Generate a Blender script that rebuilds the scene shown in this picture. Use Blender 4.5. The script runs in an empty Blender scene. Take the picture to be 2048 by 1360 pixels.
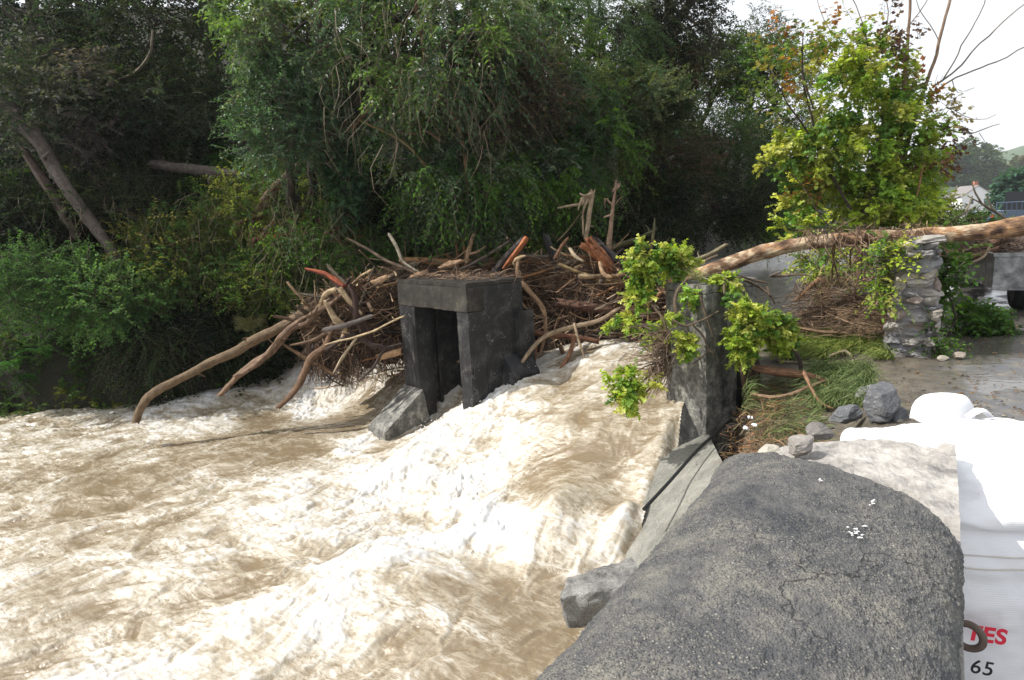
import bpy, math, random
import numpy as np
from mathutils import Vector
R = math.radians
rng = np.random.default_rng(7)
random.seed(7)
sc = bpy.context.scene
COL = sc.collection

# ------------------------------------------------------------------ camera, world, sun, exposure
FPX, PITCH, ROLL, EYE = 1365.0, R(9.8), R(2.9), 1.75
_f = np.array([0, math.cos(PITCH), -math.sin(PITCH)])
_u = np.array([0, math.sin(PITCH), math.cos(PITCH)])
_r = np.array([1., 0, 0])
CR = _r*math.cos(ROLL) - _u*math.sin(ROLL)
CU = _u*math.cos(ROLL) + _r*math.sin(ROLL)
cd = bpy.data.cameras.new('camera')
cd.sensor_width = 36; cd.lens = 36*FPX/2048; cd.clip_start = 0.05; cd.clip_end = 3000
cam = bpy.data.objects.new('camera', cd); COL.objects.link(cam)
from mathutils import Matrix
m = Matrix(((CR[0], CU[0], -_f[0], 0), (CR[1], CU[1], -_f[1], 0), (CR[2], CU[2], -_f[2], EYE), (0, 0, 0, 1)))
cam.matrix_world = m
sc.camera = cam

SUN_AZ, SUN_EL = R(-88), R(48)
w = bpy.data.worlds.new("World"); sc.world = w; w.use_nodes = True
nt = w.node_tree; nt.nodes.clear()
sky = nt.nodes.new('ShaderNodeTexSky'); sky.sky_type = 'NISHITA'; sky.sun_disc = False
sky.sun_elevation = SUN_EL; sky.sun_rotation = SUN_AZ; sky.dust_density = 5; sky.air_density = 1.2; sky.ozone_density = 1
mx = nt.nodes.new('ShaderNodeMix'); mx.data_type = 'RGBA'; mx.inputs[0].default_value = 0.6
mx.inputs[7].default_value = (19, 19.5, 20.3, 1)
bg = nt.nodes.new('ShaderNodeBackground'); bg.inputs[1].default_value = 0.066
wo = nt.nodes.new('ShaderNodeOutputWorld')
nt.links.new(sky.outputs[0], mx.inputs[6]); nt.links.new(mx.outputs[2], bg.inputs[0]); nt.links.new(bg.outputs[0], wo.inputs[0])
sd = bpy.data.lights.new('sun', 'SUN'); sd.energy = 4.3; sd.angle = R(0.5); sd.color = (1, 0.97, 0.91)
sun = bpy.data.objects.new('sun', sd); COL.objects.link(sun)
sdir = Vector((math.sin(SUN_AZ)*math.cos(SUN_EL), math.cos(SUN_AZ)*math.cos(SUN_EL), math.sin(SUN_EL)))
sun.rotation_euler = sdir.to_track_quat('Z', 'Y').to_euler()
sc.view_settings.view_transform = 'Standard'; sc.view_settings.look = 'None'
sc.view_settings.gamma = 1; sc.view_settings.exposure = 0.42

# ------------------------------------------------------------------ geometry helpers
def ray(px, py): return _f + CR*((px-1024)/FPX) + CU*((680-py)/FPX)
def atz(px, py, z):
    d = ray(px, py); return d*((z-EYE)/d[2]) + [0, 0, EYE]
def at(px, py, dep):
    d = ray(px, py); return d*(dep/d[1]) + [0, 0, EYE]
def unit(v): v = np.asarray(v, float); return v/np.maximum(np.linalg.norm(v, axis=-1, keepdims=True), 1e-9)
def hsh(i, j, k, s):
    n = (i.astype(np.int64)*73856093) ^ (j.astype(np.int64)*19349663) ^ (k.astype(np.int64)*83492791) ^ (s*2654435)
    n = (n ^ (n >> 13))*1274126177 & 0x7fffffff
    n = (n ^ (n >> 16))*668265263 & 0x7fffffff
    return (n & 0xffff)/65535.0
def vn(x, y, z=None, s=1):
    x = np.asarray(x, float); y = np.asarray(y, float); z = np.zeros_like(x) if z is None else np.asarray(z, float)
    i, j, k = np.floor(x), np.floor(y), np.floor(z); a, b, c = x-i, y-j, z-k
    a = a*a*a*(a*(a*6-15)+10); b = b*b*b*(b*(b*6-15)+10); c = c*c*(3-2*c)
    i, j, k = i.astype(int), j.astype(int), k.astype(int)
    def pl(kk):
        q = hsh(i, j, kk, s); w_ = hsh(i+1, j, kk, s); e = hsh(i, j+1, kk, s); t = hsh(i+1, j+1, kk, s)
        return (q*(1-a)+w_*a)*(1-b) + (e*(1-a)+t*a)*b
    if np.all(c == 0): return pl(k)*2-1
    return (pl(k)*(1-c)+pl(k+1)*c)*2-1
def fbm(x, y, z=None, o=4, s=1, g=.5):
    t = 0; A = 1; n = 0; f = 1.
    for q in range(o):
        t = t + A*vn(x*f, y*f, None if z is None else z*f, s+q*17); n += A; A *= g; f *= 2.03
        x = x + 3.7; y = y - 1.9
    return t/n
def sst(x, a, b):
    t = np.clip((x-a)/(b-a), 0, 1); return t*t*(3-2*t)

class MB:
    """collects verts, quads/tris, per-vertex colour and uv, and links them as ONE mesh object"""
    def __init__(s): s.V = []; s.F4 = []; s.F3 = []; s.C = []; s.U = []; s.n = 0
    def add(s, V, F4=None, F3=None, C=None, U=None):
        V = np.asarray(V, float)
        if F4 is not None and len(F4): s.F4.append(np.asarray(F4, int)+s.n)
        if F3 is not None and len(F3): s.F3.append(np.asarray(F3, int)+s.n)
        C = (1, 1, 1) if C is None else C
        C = np.broadcast_to(np.asarray(C, float), (len(V), 3)); s.C.append(C)
        s.U.append(np.zeros((len(V), 2)) if U is None else U)
        s.V.append(V); s.n += len(V); return s
    def build(s, name, mat, parent=None, smooth=False, origin=None):
        V = np.concatenate(s.V); C = np.concatenate(s.C); U = np.concatenate(s.U)
        F4 = np.concatenate(s.F4) if s.F4 else np.zeros((0, 4), int)
        F3 = np.concatenate(s.F3) if s.F3 else np.zeros((0, 3), int)
        me = bpy.data.meshes.new(name)
        if origin is None:
            origin = np.zeros(3) if parent is not None else np.array([V[:, 0].mean(), V[:, 1].mean(), V[:, 2].min()])
        V = V - origin
        if parent is not None: V = V - np.array(parent.location)
        me.vertices.add(len(V)); me.vertices.foreach_set('co', V.astype(np.float32).ravel())
        nl = F4.size+F3.size; me.loops.add(nl)
        li = np.concatenate([F4.ravel(), F3.ravel()]).astype(np.int32)
        me.loops.foreach_set('vertex_index', li)
        me.polygons.add(len(F4)+len(F3))
        st = np.concatenate([np.arange(len(F4))*4, F4.size+np.arange(len(F3))*3]).astype(np.int32)
        me.polygons.foreach_set('loop_start', st)
        me.polygons.foreach_set('use_smooth', np.full(len(F4)+len(F3), smooth))
        a = me.color_attributes.new('Col', 'FLOAT_COLOR', 'POINT')
        a.data.foreach_set('color', np.c_[C, np.ones(len(C))].astype(np.float32).ravel())
        uv = me.uv_layers.new(name='UVMap'); uv.data.foreach_set('uv', U[li].astype(np.float32).ravel())
        me.update(calc_edges=True); me.validate()
        me.materials.append(mat)
        o = bpy.data.objects.new(name, me); COL.objects.link(o); o.location = origin
        if parent is not None: o.parent = parent
        return o
def tag(o, label=None, cat=None, group=None, kind=None):
    if label: o['label'] = label
    if cat: o['category'] = cat
    if group: o['group'] = group
    if kind: o['kind'] = kind
    return o
def empty(name, loc, label, cat, group=None):
    o = bpy.data.objects.new(name, None); COL.objects.link(o); o.location = tuple(loc); o.empty_display_size = .2
    bpy.context.view_layer.update
    return tag(o, label, cat, group)

def smooth_path(P, rad, step):
    P = np.asarray(P, float); rad = np.asarray(rad, float)
    if len(P) > 2:
        Q = []; rr = []
        for i in range(len(P)-1):
            p0 = P[max(i-1, 0)]; p1 = P[i]; p2 = P[i+1]; p3 = P[min(i+2, len(P)-1)]
            n = max(2, int(np.linalg.norm(p2-p1)/step))
            for t in np.arange(n)/n:
                Q.append(.5*((2*p1)+(-p0+p2)*t+(2*p0-5*p1+4*p2-p3)*t*t+(-p0+3*p1-3*p2+p3)*t**3)); rr.append(rad[i]*(1-t)+rad[i+1]*t)
        Q.append(P[-1]); rr.append(rad[-1]); return np.array(Q), np.array(rr)
    n = max(3, int(np.linalg.norm(P[1]-P[0])/step)); t = np.linspace(0, 1, n)[:, None]
    return P[0]*(1-t)+P[1]*t, rad[0]*(1-t[:, 0])+rad[1]*t[:, 0]
def tube(mb, P, rad, col=(1, 1, 1), sides=8, step=.15, rough=.12, wob=0., jag=.0, ecol=None, flat=1., seed=None):
    """a tapering, knobbly limb with broken ends"""
    P, rr = smooth_path(P, rad, step); n = len(P)
    sd_ = int(rng.integers(1e6)) if seed is None else seed
    if wob:
        q = np.r_[0, np.cumsum(np.linalg.norm(np.diff(P, axis=0), axis=1))]/.42+.3
        P = P + np.c_[fbm(q, q*0, o=2, s=sd_), fbm(q, q*0, o=2, s=sd_+1), fbm(q, q*0, o=2, s=sd_+2)]*wob*1.6
    T = unit(np.gradient(P, axis=0)); ref = np.array([0, 0, 1.]) if abs(T[0][2]) < .8 else np.array([1., 0, 0])
    A = unit(np.cross(T, ref)); B = np.cross(T, A)
    L = np.r_[0, np.cumsum(np.linalg.norm(np.diff(P, axis=0), axis=1))]
    th = np.arange(sides)/sides*2*np.pi; n2 = sides+1
    th = np.r_[th, 2*np.pi]
    g = 1+rough*(vn(np.cos(th)[None]*1.6+5+L[:, None]*0, L[:, None]/.30+np.sin(th)[None]*1.6, s=sd_)+.5*vn(np.cos(th)[None]*3+L[:, None]*0, L[:, None]/.11+np.sin(th)[None]*3, s=sd_+3))
    rad2 = rr[:, None]*g
    V = P[:, None]+A[:, None]*(np.cos(th)[None, :, None]*rad2[..., None])+B[:, None]*(np.sin(th)[None, :, None]*rad2[..., None]*flat)
    if jag:
        V[0] -= T[0]*(np.abs(vn(th*2.3+.1, th*0, s=sd_+9))*jag*rr[0]*4)[:, None]; V[0, -1] = V[0, 0]
        V[-1] += T[-1]*(np.abs(vn(th*2.3+.1, th*0, s=sd_+11))*jag*rr[-1]*4)[:, None]; V[-1, -1] = V[-1, 0]
    V = V.reshape(-1, 3); U = np.stack(np.broadcast_arrays(th[None]*rr.mean(), L[:, None]), -1).reshape(-1, 2)+sd_ % 97
    i = np.arange(n-1)[:, None]*n2; j = np.arange(sides)[None]
    F = np.stack([i+j, i+j+1, i+j+1+n2, i+j+n2], -1).reshape(-1, 4)
    C = np.broadcast_to(np.asarray(col, float), (len(V), 3)).copy() if np.ndim(col) == 1 else col(P, V, L, th)
    mb.add(V, F4=F, C=C, U=U)
    for e, sgn in ((0, 1), (n-1, -1)):
        c = np.r_[P[e][None]+T[e]*sgn*rr[e]*(.2 if not jag else -.2*jag), V.reshape(n, n2, 3)[e]]
        k = np.arange(sides)
        tri = np.c_[np.zeros(sides, int), k+1, k+2] if sgn == 1 else np.c_[np.zeros(sides, int), k+2, k+1]
        mb.add(c, F3=tri[:, ::-1], C=ecol if ecol is not None else (C[0] if np.ndim(col) == 1 else C[0]), U=np.tile([[3., 3.]], (len(c), 1)))
    return P
def ptube(mb, pts, sides=8, **k):
    """pts: (px, py, depth, radius in photo pixels)"""
    P = [at(a, b, d) for a, b, d, r in pts]; return tube(mb, P, [r*.70*d/FPX for a, b, d, r in pts], sides=sides, **k)

def bulk_twigs(mb, P0, P1, bend, rad, col):
    """many thin 3-sided curved twigs, all arrays"""
    n = len(P0); t = np.array([0, .33, .66, 1.])
    P = P0[:, None]*(1-t)[None, :, None]+P1[:, None]*t[None, :, None]+bend[:, None]*(4*t*(1-t))[None, :, None]
    D = unit(P1-P0); A = unit(np.cross(D, rng.normal(size=(n, 3)))); B = np.cross(D, A)
    th = np.arange(3)/3*2*np.pi; ta = np.array([1, .85, .65, .35])
    V = P[:, :, None]+(A[:, None, None]*np.cos(th)[None, None, :, None]+B[:, None, None]*np.sin(th)[None, None, :, None])*(rad[:, None, None, None]*ta[None, :, None, None])
    F = []
    for s_ in range(3):
        for q in range(3): F.append([s_*3+q, s_*3+(q+1) % 3, s_*3+3+(q+1) % 3, s_*3+3+q])
    F = (np.array(F)[None]+np.arange(n)[:, None, None]*12).reshape(-1, 4)
    mb.add(V.reshape(-1, 3), F4=F, C=np.repeat(col, 12, axis=0))

TEMPL = {
 'quad': (np.array([(0, 0, 0), (-.5, .42, .14), (0, 1, -.08), (.5, .42, .14)]), [(0, 1, 2, 3)]),
 'ivy': (np.array([(0, 0, 0), (-.52, .12, .1), (-.4, .55, .12), (0, 1, -.05), (.4, .55, .12), (.52, .12, .1)]), [(0, 1, 2, 3), (0, 3, 4, 5)]),
 'maple': (np.array([(0, 0, 0), (-.62, .2, .1), (-.28, .42, .06), (-.45, .85, .1), (0, 1.05, -.05), (.45, .85, .1), (.28, .42, .06), (.62, .2, .1)]), [(0, 1, 2, 4), (2, 3, 4, 4), (0, 4, 6, 7), (4, 5, 6, 6)]),
}
def leaves(mb, P, D, N, L, W, C, kind='quad'):
    D = unit(D); S = unit(np.cross(D, N)); N = np.cross(S, D)
    T, Fq = TEMPL[kind]; k = len(T)
    V = P[:, None]+S[:, None]*(T[None, :, 0, None]*W[:, None, None])+D[:, None]*(T[None, :, 1, None]*L[:, None, None])+N[:, None]*(T[None, :, 2, None]*L[:, None, None])
    F4 = [f for f in Fq if len(set(f)) == 4]; F3 = [f[:3] for f in Fq if len(set(f)) == 3]
    b = np.arange(len(P))[:, None, None]*k
    mb.add(V.reshape(-1, 3), F4=(np.array(F4)[None]+b).reshape(-1, 4), F3=(np.array(F3)[None]+b).reshape(-1, 3) if F3 else None, C=np.repeat(C, k, axis=0))
def palette(cols, n, tint=.25):
    cols = np.array(cols, float); c = cols[rng.integers(len(cols), size=n)]
    return c*(1+rng.uniform(-tint, tint, (n, 1)))
def sprays(mb, tw, centers, outward, cr, ntw, lpt, tlen, droop, ll, lw, cols, kind='quad', up=.5, ccol=None, twr=.0035, twcol=(.10, .075, .05), cvar=.35, fall=.15):
    """leafy twigs around clump centres; leaves alternate on drooping twigs"""
    nc = len(centers); n = nc*ntw
    c = np.repeat(centers, ntw, 0); ow = np.repeat(unit(outward), ntw, 0)
    st = c+rng.normal(size=(n, 3))*cr*.45
    d = unit(rng.normal(size=(n, 3))*.75+ow*.8+np.array([0, 0, up]))
    Lw = tlen*rng.uniform(.6, 1.3, n)
    base = palette(cols, nc, cvar) if ccol is None else ccol
    base = np.repeat(base, ntw, 0)*(1+rng.uniform(-.2, .2, (n, 1)))
    u = (np.arange(lpt)+.6)/lpt
    P = st[:, None]+d[:, None]*(Lw[:, None]*u)[..., None]; P[..., 2] -= droop*Lw[:, None]*u*u
    T = d[:, None]+np.zeros((n, lpt, 3)); T[..., 2] -= 2*droop*u; T = unit(T)
    side = unit(np.cross(T, rng.normal(size=(n, 1, 3))*.4+np.array([0, 0, 1.])))*np.where(np.arange(lpt) % 2, 1, -1)[None, :, None]
    D = T*.55+side*.8+rng.normal(size=T.shape)*.25; D[..., 2] -= fall
    N = rng.normal(size=T.shape)*.45+np.array([0, 0, .9])+ow[:, None]*.35
    m_ = n*lpt
    leaves(mb, P.reshape(m_, 3), D.reshape(m_, 3), N.reshape(m_, 3), ll*rng.uniform(.6, 1.25, m_), lw*rng.uniform(.7, 1.2, m_), np.repeat(base, lpt, 0)*(1+rng.uniform(-.18, .18, (m_, 1))), kind)
    if tw is not None and twr:
        e = st+d*Lw[:, None]; e[:, 2] -= droop*Lw; b = np.zeros((n, 3)); b[:, 2] = droop*Lw*.25
        bulk_twigs(tw, st-d*Lw[:, None]*.2, e, b, np.full(n, twr), np.tile(np.array(twcol), (n, 1)))
def ell_pts(c, r, n, shell=.45, lump=1.):
    d = unit(rng.normal(size=(n, 3))); q = rng.uniform(shell, 1, n)**.7
    q = q*(1+.22*lump*fbm(d[:, 0]*1.7+c[0], d[:, 1]*1.7+c[1], d[:, 2]*1.7, o=2, s=int(abs(c[0]*31)) % 50))
    return np.asarray(c)+d*np.asarray(r)*q[:, None], d

# ------------------------------------------------------------------ materials
def nodes(name):
    m_ = bpy.data.materials.new(name); m_.use_nodes = True; t = m_.node_tree; t.nodes.clear()
    o = t.nodes.new('ShaderNodeOutputMaterial'); return m_, t, o
def N_(t, ty, **k):
    n = t.nodes.new(ty)
    for a, b in k.items():
        if a.startswith('i_'): n.inputs[a[2:].replace('_', ' ')].default_value = b
        else: setattr(n, a, b)
    return n
def ramp(t, src, stops):
    r = t.nodes.new('ShaderNodeValToRGB'); e = r.color_ramp.elements
    while len(e) < len(stops): e.new(.5)
    for k, (p, c) in enumerate(stops): e[k].position = p; e[k].color = (*c, 1) if len(c) == 3 else c
    t.links.new(src, r.inputs[0]); return r.outputs[0]
def noise(t, vec, scale, det=6, rough=.6, dist=0.):
    n = N_(t, 'ShaderNodeTexNoise'); n.inputs['Scale'].default_value = scale; n.inputs['Detail'].default_value = det
    n.inputs['Roughness'].default_value = rough; n.inputs['Distortion'].default_value = dist
    if vec is not None: t.links.new(vec, n.inputs['Vector'])
    return n.outputs['Fac']
def mixc(t, f, a, b, mode='MIX'):
    n = t.nodes.new('ShaderNodeMix'); n.data_type = 'RGBA'; n.blend_type = mode
    for s_, v in ((0, f), (6, a), (7, b)):
        if isinstance(v, (int, float)): n.inputs[s_].default_value = v
        elif isinstance(v, tuple): n.inputs[s_].default_value = (*v, 1)
        else: t.links.new(v, n.inputs[s_])
    return n.outputs[2]
def math_(t, op, a, b=0.):
    n = t.nodes.new('ShaderNodeMath'); n.operation = op
    for s_, v in ((0, a), (1, b)):
        if isinstance(v, (int, float)): n.inputs[s_].default_value = v
        else: t.links.new(v, n.inputs[s_])
    return n.outputs[0]
def bump(t, h, strength, dist, nrm=None):
    n = t.nodes.new('ShaderNodeBump'); n.inputs['Strength'].default_value = strength; n.inputs['Distance'].default_value = dist
    t.links.new(h, n.inputs['Height'])
    if nrm is not None: t.links.new(nrm, n.inputs['Normal'])
    return n.outputs[0]
def pbsdf(t, o, col, rough=.8, nrm=None, spec=.4):
    p = t.nodes.new('ShaderNodeBsdfPrincipled')
    if isinstance(col, tuple): p.inputs['Base Color'].default_value = (*col, 1)
    else: t.links.new(col, p.inputs['Base Color'])
    if isinstance(rough, (int, float)): p.inputs['Roughness'].default_value = rough
    else: t.links.new(rough, p.inputs['Roughness'])
    p.inputs['Specular IOR Level'].default_value = spec
    if nrm is not None: t.links.new(nrm, p.inputs['Normal'])
    if o is not None: t.links.new(p.outputs[0], o.inputs[0])
    return p
def geo(t): return t.nodes.new('ShaderNodeNewGeometry').outputs['Position']
def mapped(t, vec, sc_=(1, 1, 1), rot=(0, 0, 0)):
    n = t.nodes.new('ShaderNodeMapping'); n.inputs['Scale'].default_value = sc_; n.inputs['Rotation'].default_value = rot
    t.links.new(vec, n.inputs[0]); return n.outputs[0]

def leaf_mat(name, gloss=.35, trans=.35, rough=.4):
    m_, t, o = nodes(name); a = N_(t, 'ShaderNodeAttribute', attribute_name='Col')
    p = pbsdf(t, None, a.outputs['Color'], rough, spec=gloss)
    tr = t.nodes.new('ShaderNodeBsdfTranslucent')
    c = mixc(t, 1.0, a.outputs['Color'], (1.8, 1.75, .7), 'MULTIPLY'); t.links.new(c, tr.inputs[0])
    mxs = t.nodes.new('ShaderNodeMixShader'); mxs.inputs[0].default_value = trans
    t.links.new(p.outputs[0], mxs.inputs[1]); t.links.new(tr.outputs[0], mxs.inputs[2]); t.links.new(mxs.outputs[0], o.inputs[0]); return m_
M_LEAF = leaf_mat('leaf', .07, .4, .5); M_LEAFG = leaf_mat('glossy_leaf', .32, .42, .42); M_DULL = leaf_mat('dull_leaf', .25, .2, .55)

def bark_mat(name, wet=.6):
    m_, t, o = nodes(name); a = N_(t, 'ShaderNodeAttribute', attribute_name='Col')
    uv = N_(t, 'ShaderNodeUVMap').outputs[0]
    g = geo(t)
    v = mapped(t, uv, (75, 9, 1)); n1 = noise(t, v, 1., 5, .65)
    n2 = noise(t, g, 9, 4, .6); n3 = noise(t, g, 60, 3, .6)
    c = mixc(t, ramp(t, n1, [(.3, (0, 0, 0)), (.7, (1, 1, 1))]), mixc(t, 1., a.outputs['Color'], (.22, .19, .17), 'MULTIPLY'), mixc(t, 1., a.outputs['Color'], (1.35, 1.32, 1.28), 'MULTIPLY'))
    c = mixc(t, ramp(t, n2, [(.45, (0, 0, 0)), (.62, (.7, .7, .7))]), c, mixc(t, 1., a.outputs['Color'], (.38, .33, .30), 'MULTIPLY'))
    c = mixc(t, ramp(t, n3, [(.55, (0, 0, 0)), (.75, (.6, .6, .6))]), c, mixc(t, 1., a.outputs['Color'], (.35, .3, .27), 'MULTIPLY'))
    h = math_(t, 'ADD', n1, math_(t, 'MULTIPLY', n3, .5))
    pbsdf(t, o, c, wet, bump(t, h, 1., .02)); return m_
M_BARK = bark_mat('bark', .75); M_WET = bark_mat('wet_wood', .45)

def twig_mat():
    m_, t, o = nodes('twig'); a = N_(t, 'ShaderNodeAttribute', attribute_name='Col')
    pbsdf(t, o, a.outputs['Color'], .7); return m_
M_TWIG = twig_mat()

def concrete_mat(name, dark, mid, light, sc_=1., agg=.0, streak=.5, moss=None, rough=.75, scratch=0.):
    m_, t, o = nodes(name); g = geo(t)
    n1 = noise(t, g, 2.2*sc_, 8, .65, .4); n2 = noise(t, g, 22*sc_, 5, .7); n3 = noise(t, mapped(t, g, (9, 9, .9)), 1., 5, .6)
    c = ramp(t, math_(t, 'ADD', math_(t, 'MULTIPLY', n1, .65), math_(t, 'MULTIPLY', noise(t, g, 7.5*sc_, 7, .7, 1.), .35)), [(.36, dark), (.5, mid), (.66, light)])
    c = mixc(t, math_(t, 'MULTIPLY', ramp(t, n3, [(.45, (0, 0, 0)), (.75, (1, 1, 1))]), streak), c, dark)
    c = mixc(t, ramp(t, n2, [(.6, (0, 0, 0)), (.72, (.55, .55, .55))]), c, light)
    h = math_(t, 'ADD', math_(t, 'MULTIPLY', n1, .4), n2)
    if agg:
        v = t.nodes.new('ShaderNodeTexVoronoi'); v.inputs['Scale'].default_value = agg; t.links.new(g, v.inputs['Vector'])
        v2 = ramp(t, v.outputs['Distance'], [(.25, (1, 1, 1)), (.6, (0, 0, 0))])
        cc = t.nodes.new('ShaderNodeSeparateColor'); t.links.new(v.outputs['Color'], cc.inputs[0])
        pc = ramp(t, cc.outputs[0], [(0, dark), (.55, tuple(x*1.1 for x in mid)), (.8, light), (.95, tuple(min(1, x*1.3) for x in light)), (1, (.34, .325, .30))])
        agm = ramp(t, noise(t, g, 5.5, 5, .65), [(.38, (.25, .25, .25)), (.6, (.95, .95, .95))])
        c = mixc(t, math_(t, 'MULTIPLY', v2, agm), c, pc)
        ve = t.nodes.new('ShaderNodeTexVoronoi'); ve.feature = 'DISTANCE_TO_EDGE'; ve.inputs['Scale'].default_value = 1.9
        wv = t.nodes.new('ShaderNodeVectorMath'); wv.operation = 'MULTIPLY_ADD'; wv.inputs[1].default_value = (.5, .5, .5); nn = N_(t, 'ShaderNodeTexNoise'); nn.inputs['Scale'].default_value = 6; nn.inputs['Detail'].default_value = 6; t.links.new(g, nn.inputs['Vector']); t.links.new(nn.outputs['Color'], wv.inputs[0]); t.links.new(g, wv.inputs[2]); t.links.new(wv.outputs[0], ve.inputs['Vector'])
        crk = math_(t, 'MULTIPLY', ramp(t, ve.outputs['Distance'], [(0, (1, 1, 1)), (.008, (0, 0, 0))]), ramp(t, noise(t, g, 2.4, 3), [(.48, (0, 0, 0)), (.58, (1, 1, 1))]))
        c = mixc(t, math_(t, 'MULTIPLY', crk, .85), c, (.012, .012, .012))
        h = math_(t, 'SUBTRACT', math_(t, 'ADD', math_(t, 'MULTIPLY', math_(t, 'MULTIPLY', v2, agm), 1.2), math_(t, 'MULTIPLY', h, .7)), math_(t, 'MULTIPLY', crk, 1.5))
    if scratch:
        v = t.nodes.new('ShaderNodeTexVoronoi'); v.feature = 'DISTANCE_TO_EDGE'; v.inputs['Scale'].default_value = 1.7
        wv = t.nodes.new('ShaderNodeVectorMath'); wv.operation = 'ADD'
        nn = N_(t, 'ShaderNodeTexNoise'); nn.inputs['Scale'].default_value = 5; t.links.new(g, nn.inputs['Vector'])
        t.links.new(g, wv.inputs[0]); t.links.new(nn.outputs['Color'], wv.inputs[1]); t.links.new(wv.outputs[0], v.inputs['Vector'])
        lm = ramp(t, v.outputs['Distance'], [(0, (1, 1, 1)), (.010, (0, 0, 0))])
        msk = ramp(t, noise(t, g, 3.2, 3), [(.5, (0, 0, 0)), (.62, (1, 1, 1))])
        c = mixc(t, math_(t, 'MULTIPLY', math_(t, 'MULTIPLY', lm, msk), scratch), c, (.38, .36, .33))
    if moss is not None:
        nm = noise(t, g, 3.5, 6, .7)
        c = mixc(t, ramp(t, nm, [(moss, (0, 0, 0)), (moss+.07, (.9, .9, .9))]), c, (.10, .10, .015))
    pbsdf(t, o, c, rough, bump(t, h, .55, .012 if agg else .008)); return m_
M_TOWER = concrete_mat('dark_wet_concrete', (.006, .0063, .007), (.018, .018, .019), (.075, .072, .066), 2., scratch=.8, rough=.55)
M_TOWERTOP = concrete_mat('mossy_brown_concrete', (.010, .009, .008), (.026, .022, .017), (.075, .066, .055), 1.6, moss=.62)
M_PIER = concrete_mat('stained_concrete', (.03, .03, .03), (.14, .135, .12), (.40, .38, .33), 3.2, moss=.64, streak=.6)
M_APRON = concrete_mat('rough_apron_concrete', (.10, .10, .088), (.20, .195, .17), (.33, .32, .28), 1.2, agg=95, streak=.1, moss=.68)
M_COPE = concrete_mat('pebbly_coping_concrete', (.026, .029, .035), (.088, .087, .086), (.21, .195, .16), 2.6, agg=235, streak=0, moss=.64)
M_SLAB = concrete_mat('grey_slab_concrete', (.06, .06, .06), (.20, .195, .185), (.36, .35, .33), 2.5, agg=120, streak=.1)
M_CORE = concrete_mat('pale_mortar', (.17, .16, .15), (.33, .31, .285), (.50, .475, .44), 3.4, agg=0, streak=0., rough=.85)

def stone_mat():
    m_, t, o = nodes('rubble_stone'); a = N_(t, 'ShaderNodeAttribute', attribute_name='Col'); g = geo(t)
    n1 = noise(t, mapped(t, g, (6, 6, 26)), 1., 6, .65); n2 = noise(t, g, 45, 4, .7)
    c = mixc(t, n1, mixc(t, 1., a.outputs['Color'], (.25, .25, .27), 'MULTIPLY'), mixc(t, 1., a.outputs['Color'], (1.35, 1.32, 1.28), 'MULTIPLY'))
    c = mixc(t, ramp(t, n2, [(.55, (0, 0, 0)), (.75, (.5, .5, .5))]), c, (.5, .47, .42))
    pbsdf(t, o, c, .7, bump(t, math_(t, 'ADD', n1, n2), .8, .012)); return m_
M_STONE = stone_mat()

# ------------------------------------------------------------------ generic shapes
def grid_surface(fn, nu, nv):
    """fn(u,v) arrays -> (n,3); returns verts, quads"""
    u, v = np.meshgrid(np.linspace(0, 1, nu), np.linspace(0, 1, nv), indexing='ij')
    V = fn(u, v).reshape(-1, 3)
    i, j = np.meshgrid(np.arange(nu-1), np.arange(nv-1), indexing='ij'); a = (i*nv+j).ravel()
    return V, np.c_[a, a+nv, a+nv+1, a+1]
def hexa(mb, c8, cell=.06, amp=.006, nf=9., col=(1, 1, 1), seed=3, edge=.0):
    """box from 8 corners (bottom 0-3 ccw, top 4-7), faces finely split and roughened, worn edges"""
    c8 = np.array(c8, float); cen = c8.mean(0)
    for f in ((0, 3, 2, 1), (4, 5, 6, 7), (0, 1, 5, 4), (1, 2, 6, 5), (2, 3, 7, 6), (3, 0, 4, 7)):
        a, b, c, d = c8[list(f)]
        nu = int(np.clip(np.linalg.norm(b-a)/cell, 1, 60))+1; nv = int(np.clip(np.linalg.norm(d-a)/cell, 1, 60))+1
        V, F = grid_surface(lambda u, v: a*((1-u)*(1-v))[..., None]+b*(u*(1-v))[..., None]+c*(u*v)[..., None]+d*((1-u)*v)[..., None], nu, nv)
        # distance to box edges -> round
        uu, vv = np.meshgrid(np.linspace(0, 1, nu), np.linspace(0, 1, nv), indexing='ij')
        lu = np.linalg.norm(b-a); lv = np.linalg.norm(d-a)
        de = np.minimum(np.minimum(uu, 1-uu)*lu, np.minimum(vv, 1-vv)*lv).ravel()
        n_ = unit(V-cen)
        disp = np.stack([fbm(V[:, 0]*nf, V[:, 1]*nf, V[:, 2]*nf, o=3, s=seed+q) for q in range(3)], 1)*amp
        if edge:
            k = np.exp(-de/edge)*(.5+.9*np.abs(fbm(V[:, 0]*7, V[:, 1]*7, V[:, 2]*7, o=2, s=seed+8)))
            disp -= n_*(k*edge)[:, None]*.7
        mb.add(V+disp, F4=F, C=col)
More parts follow.
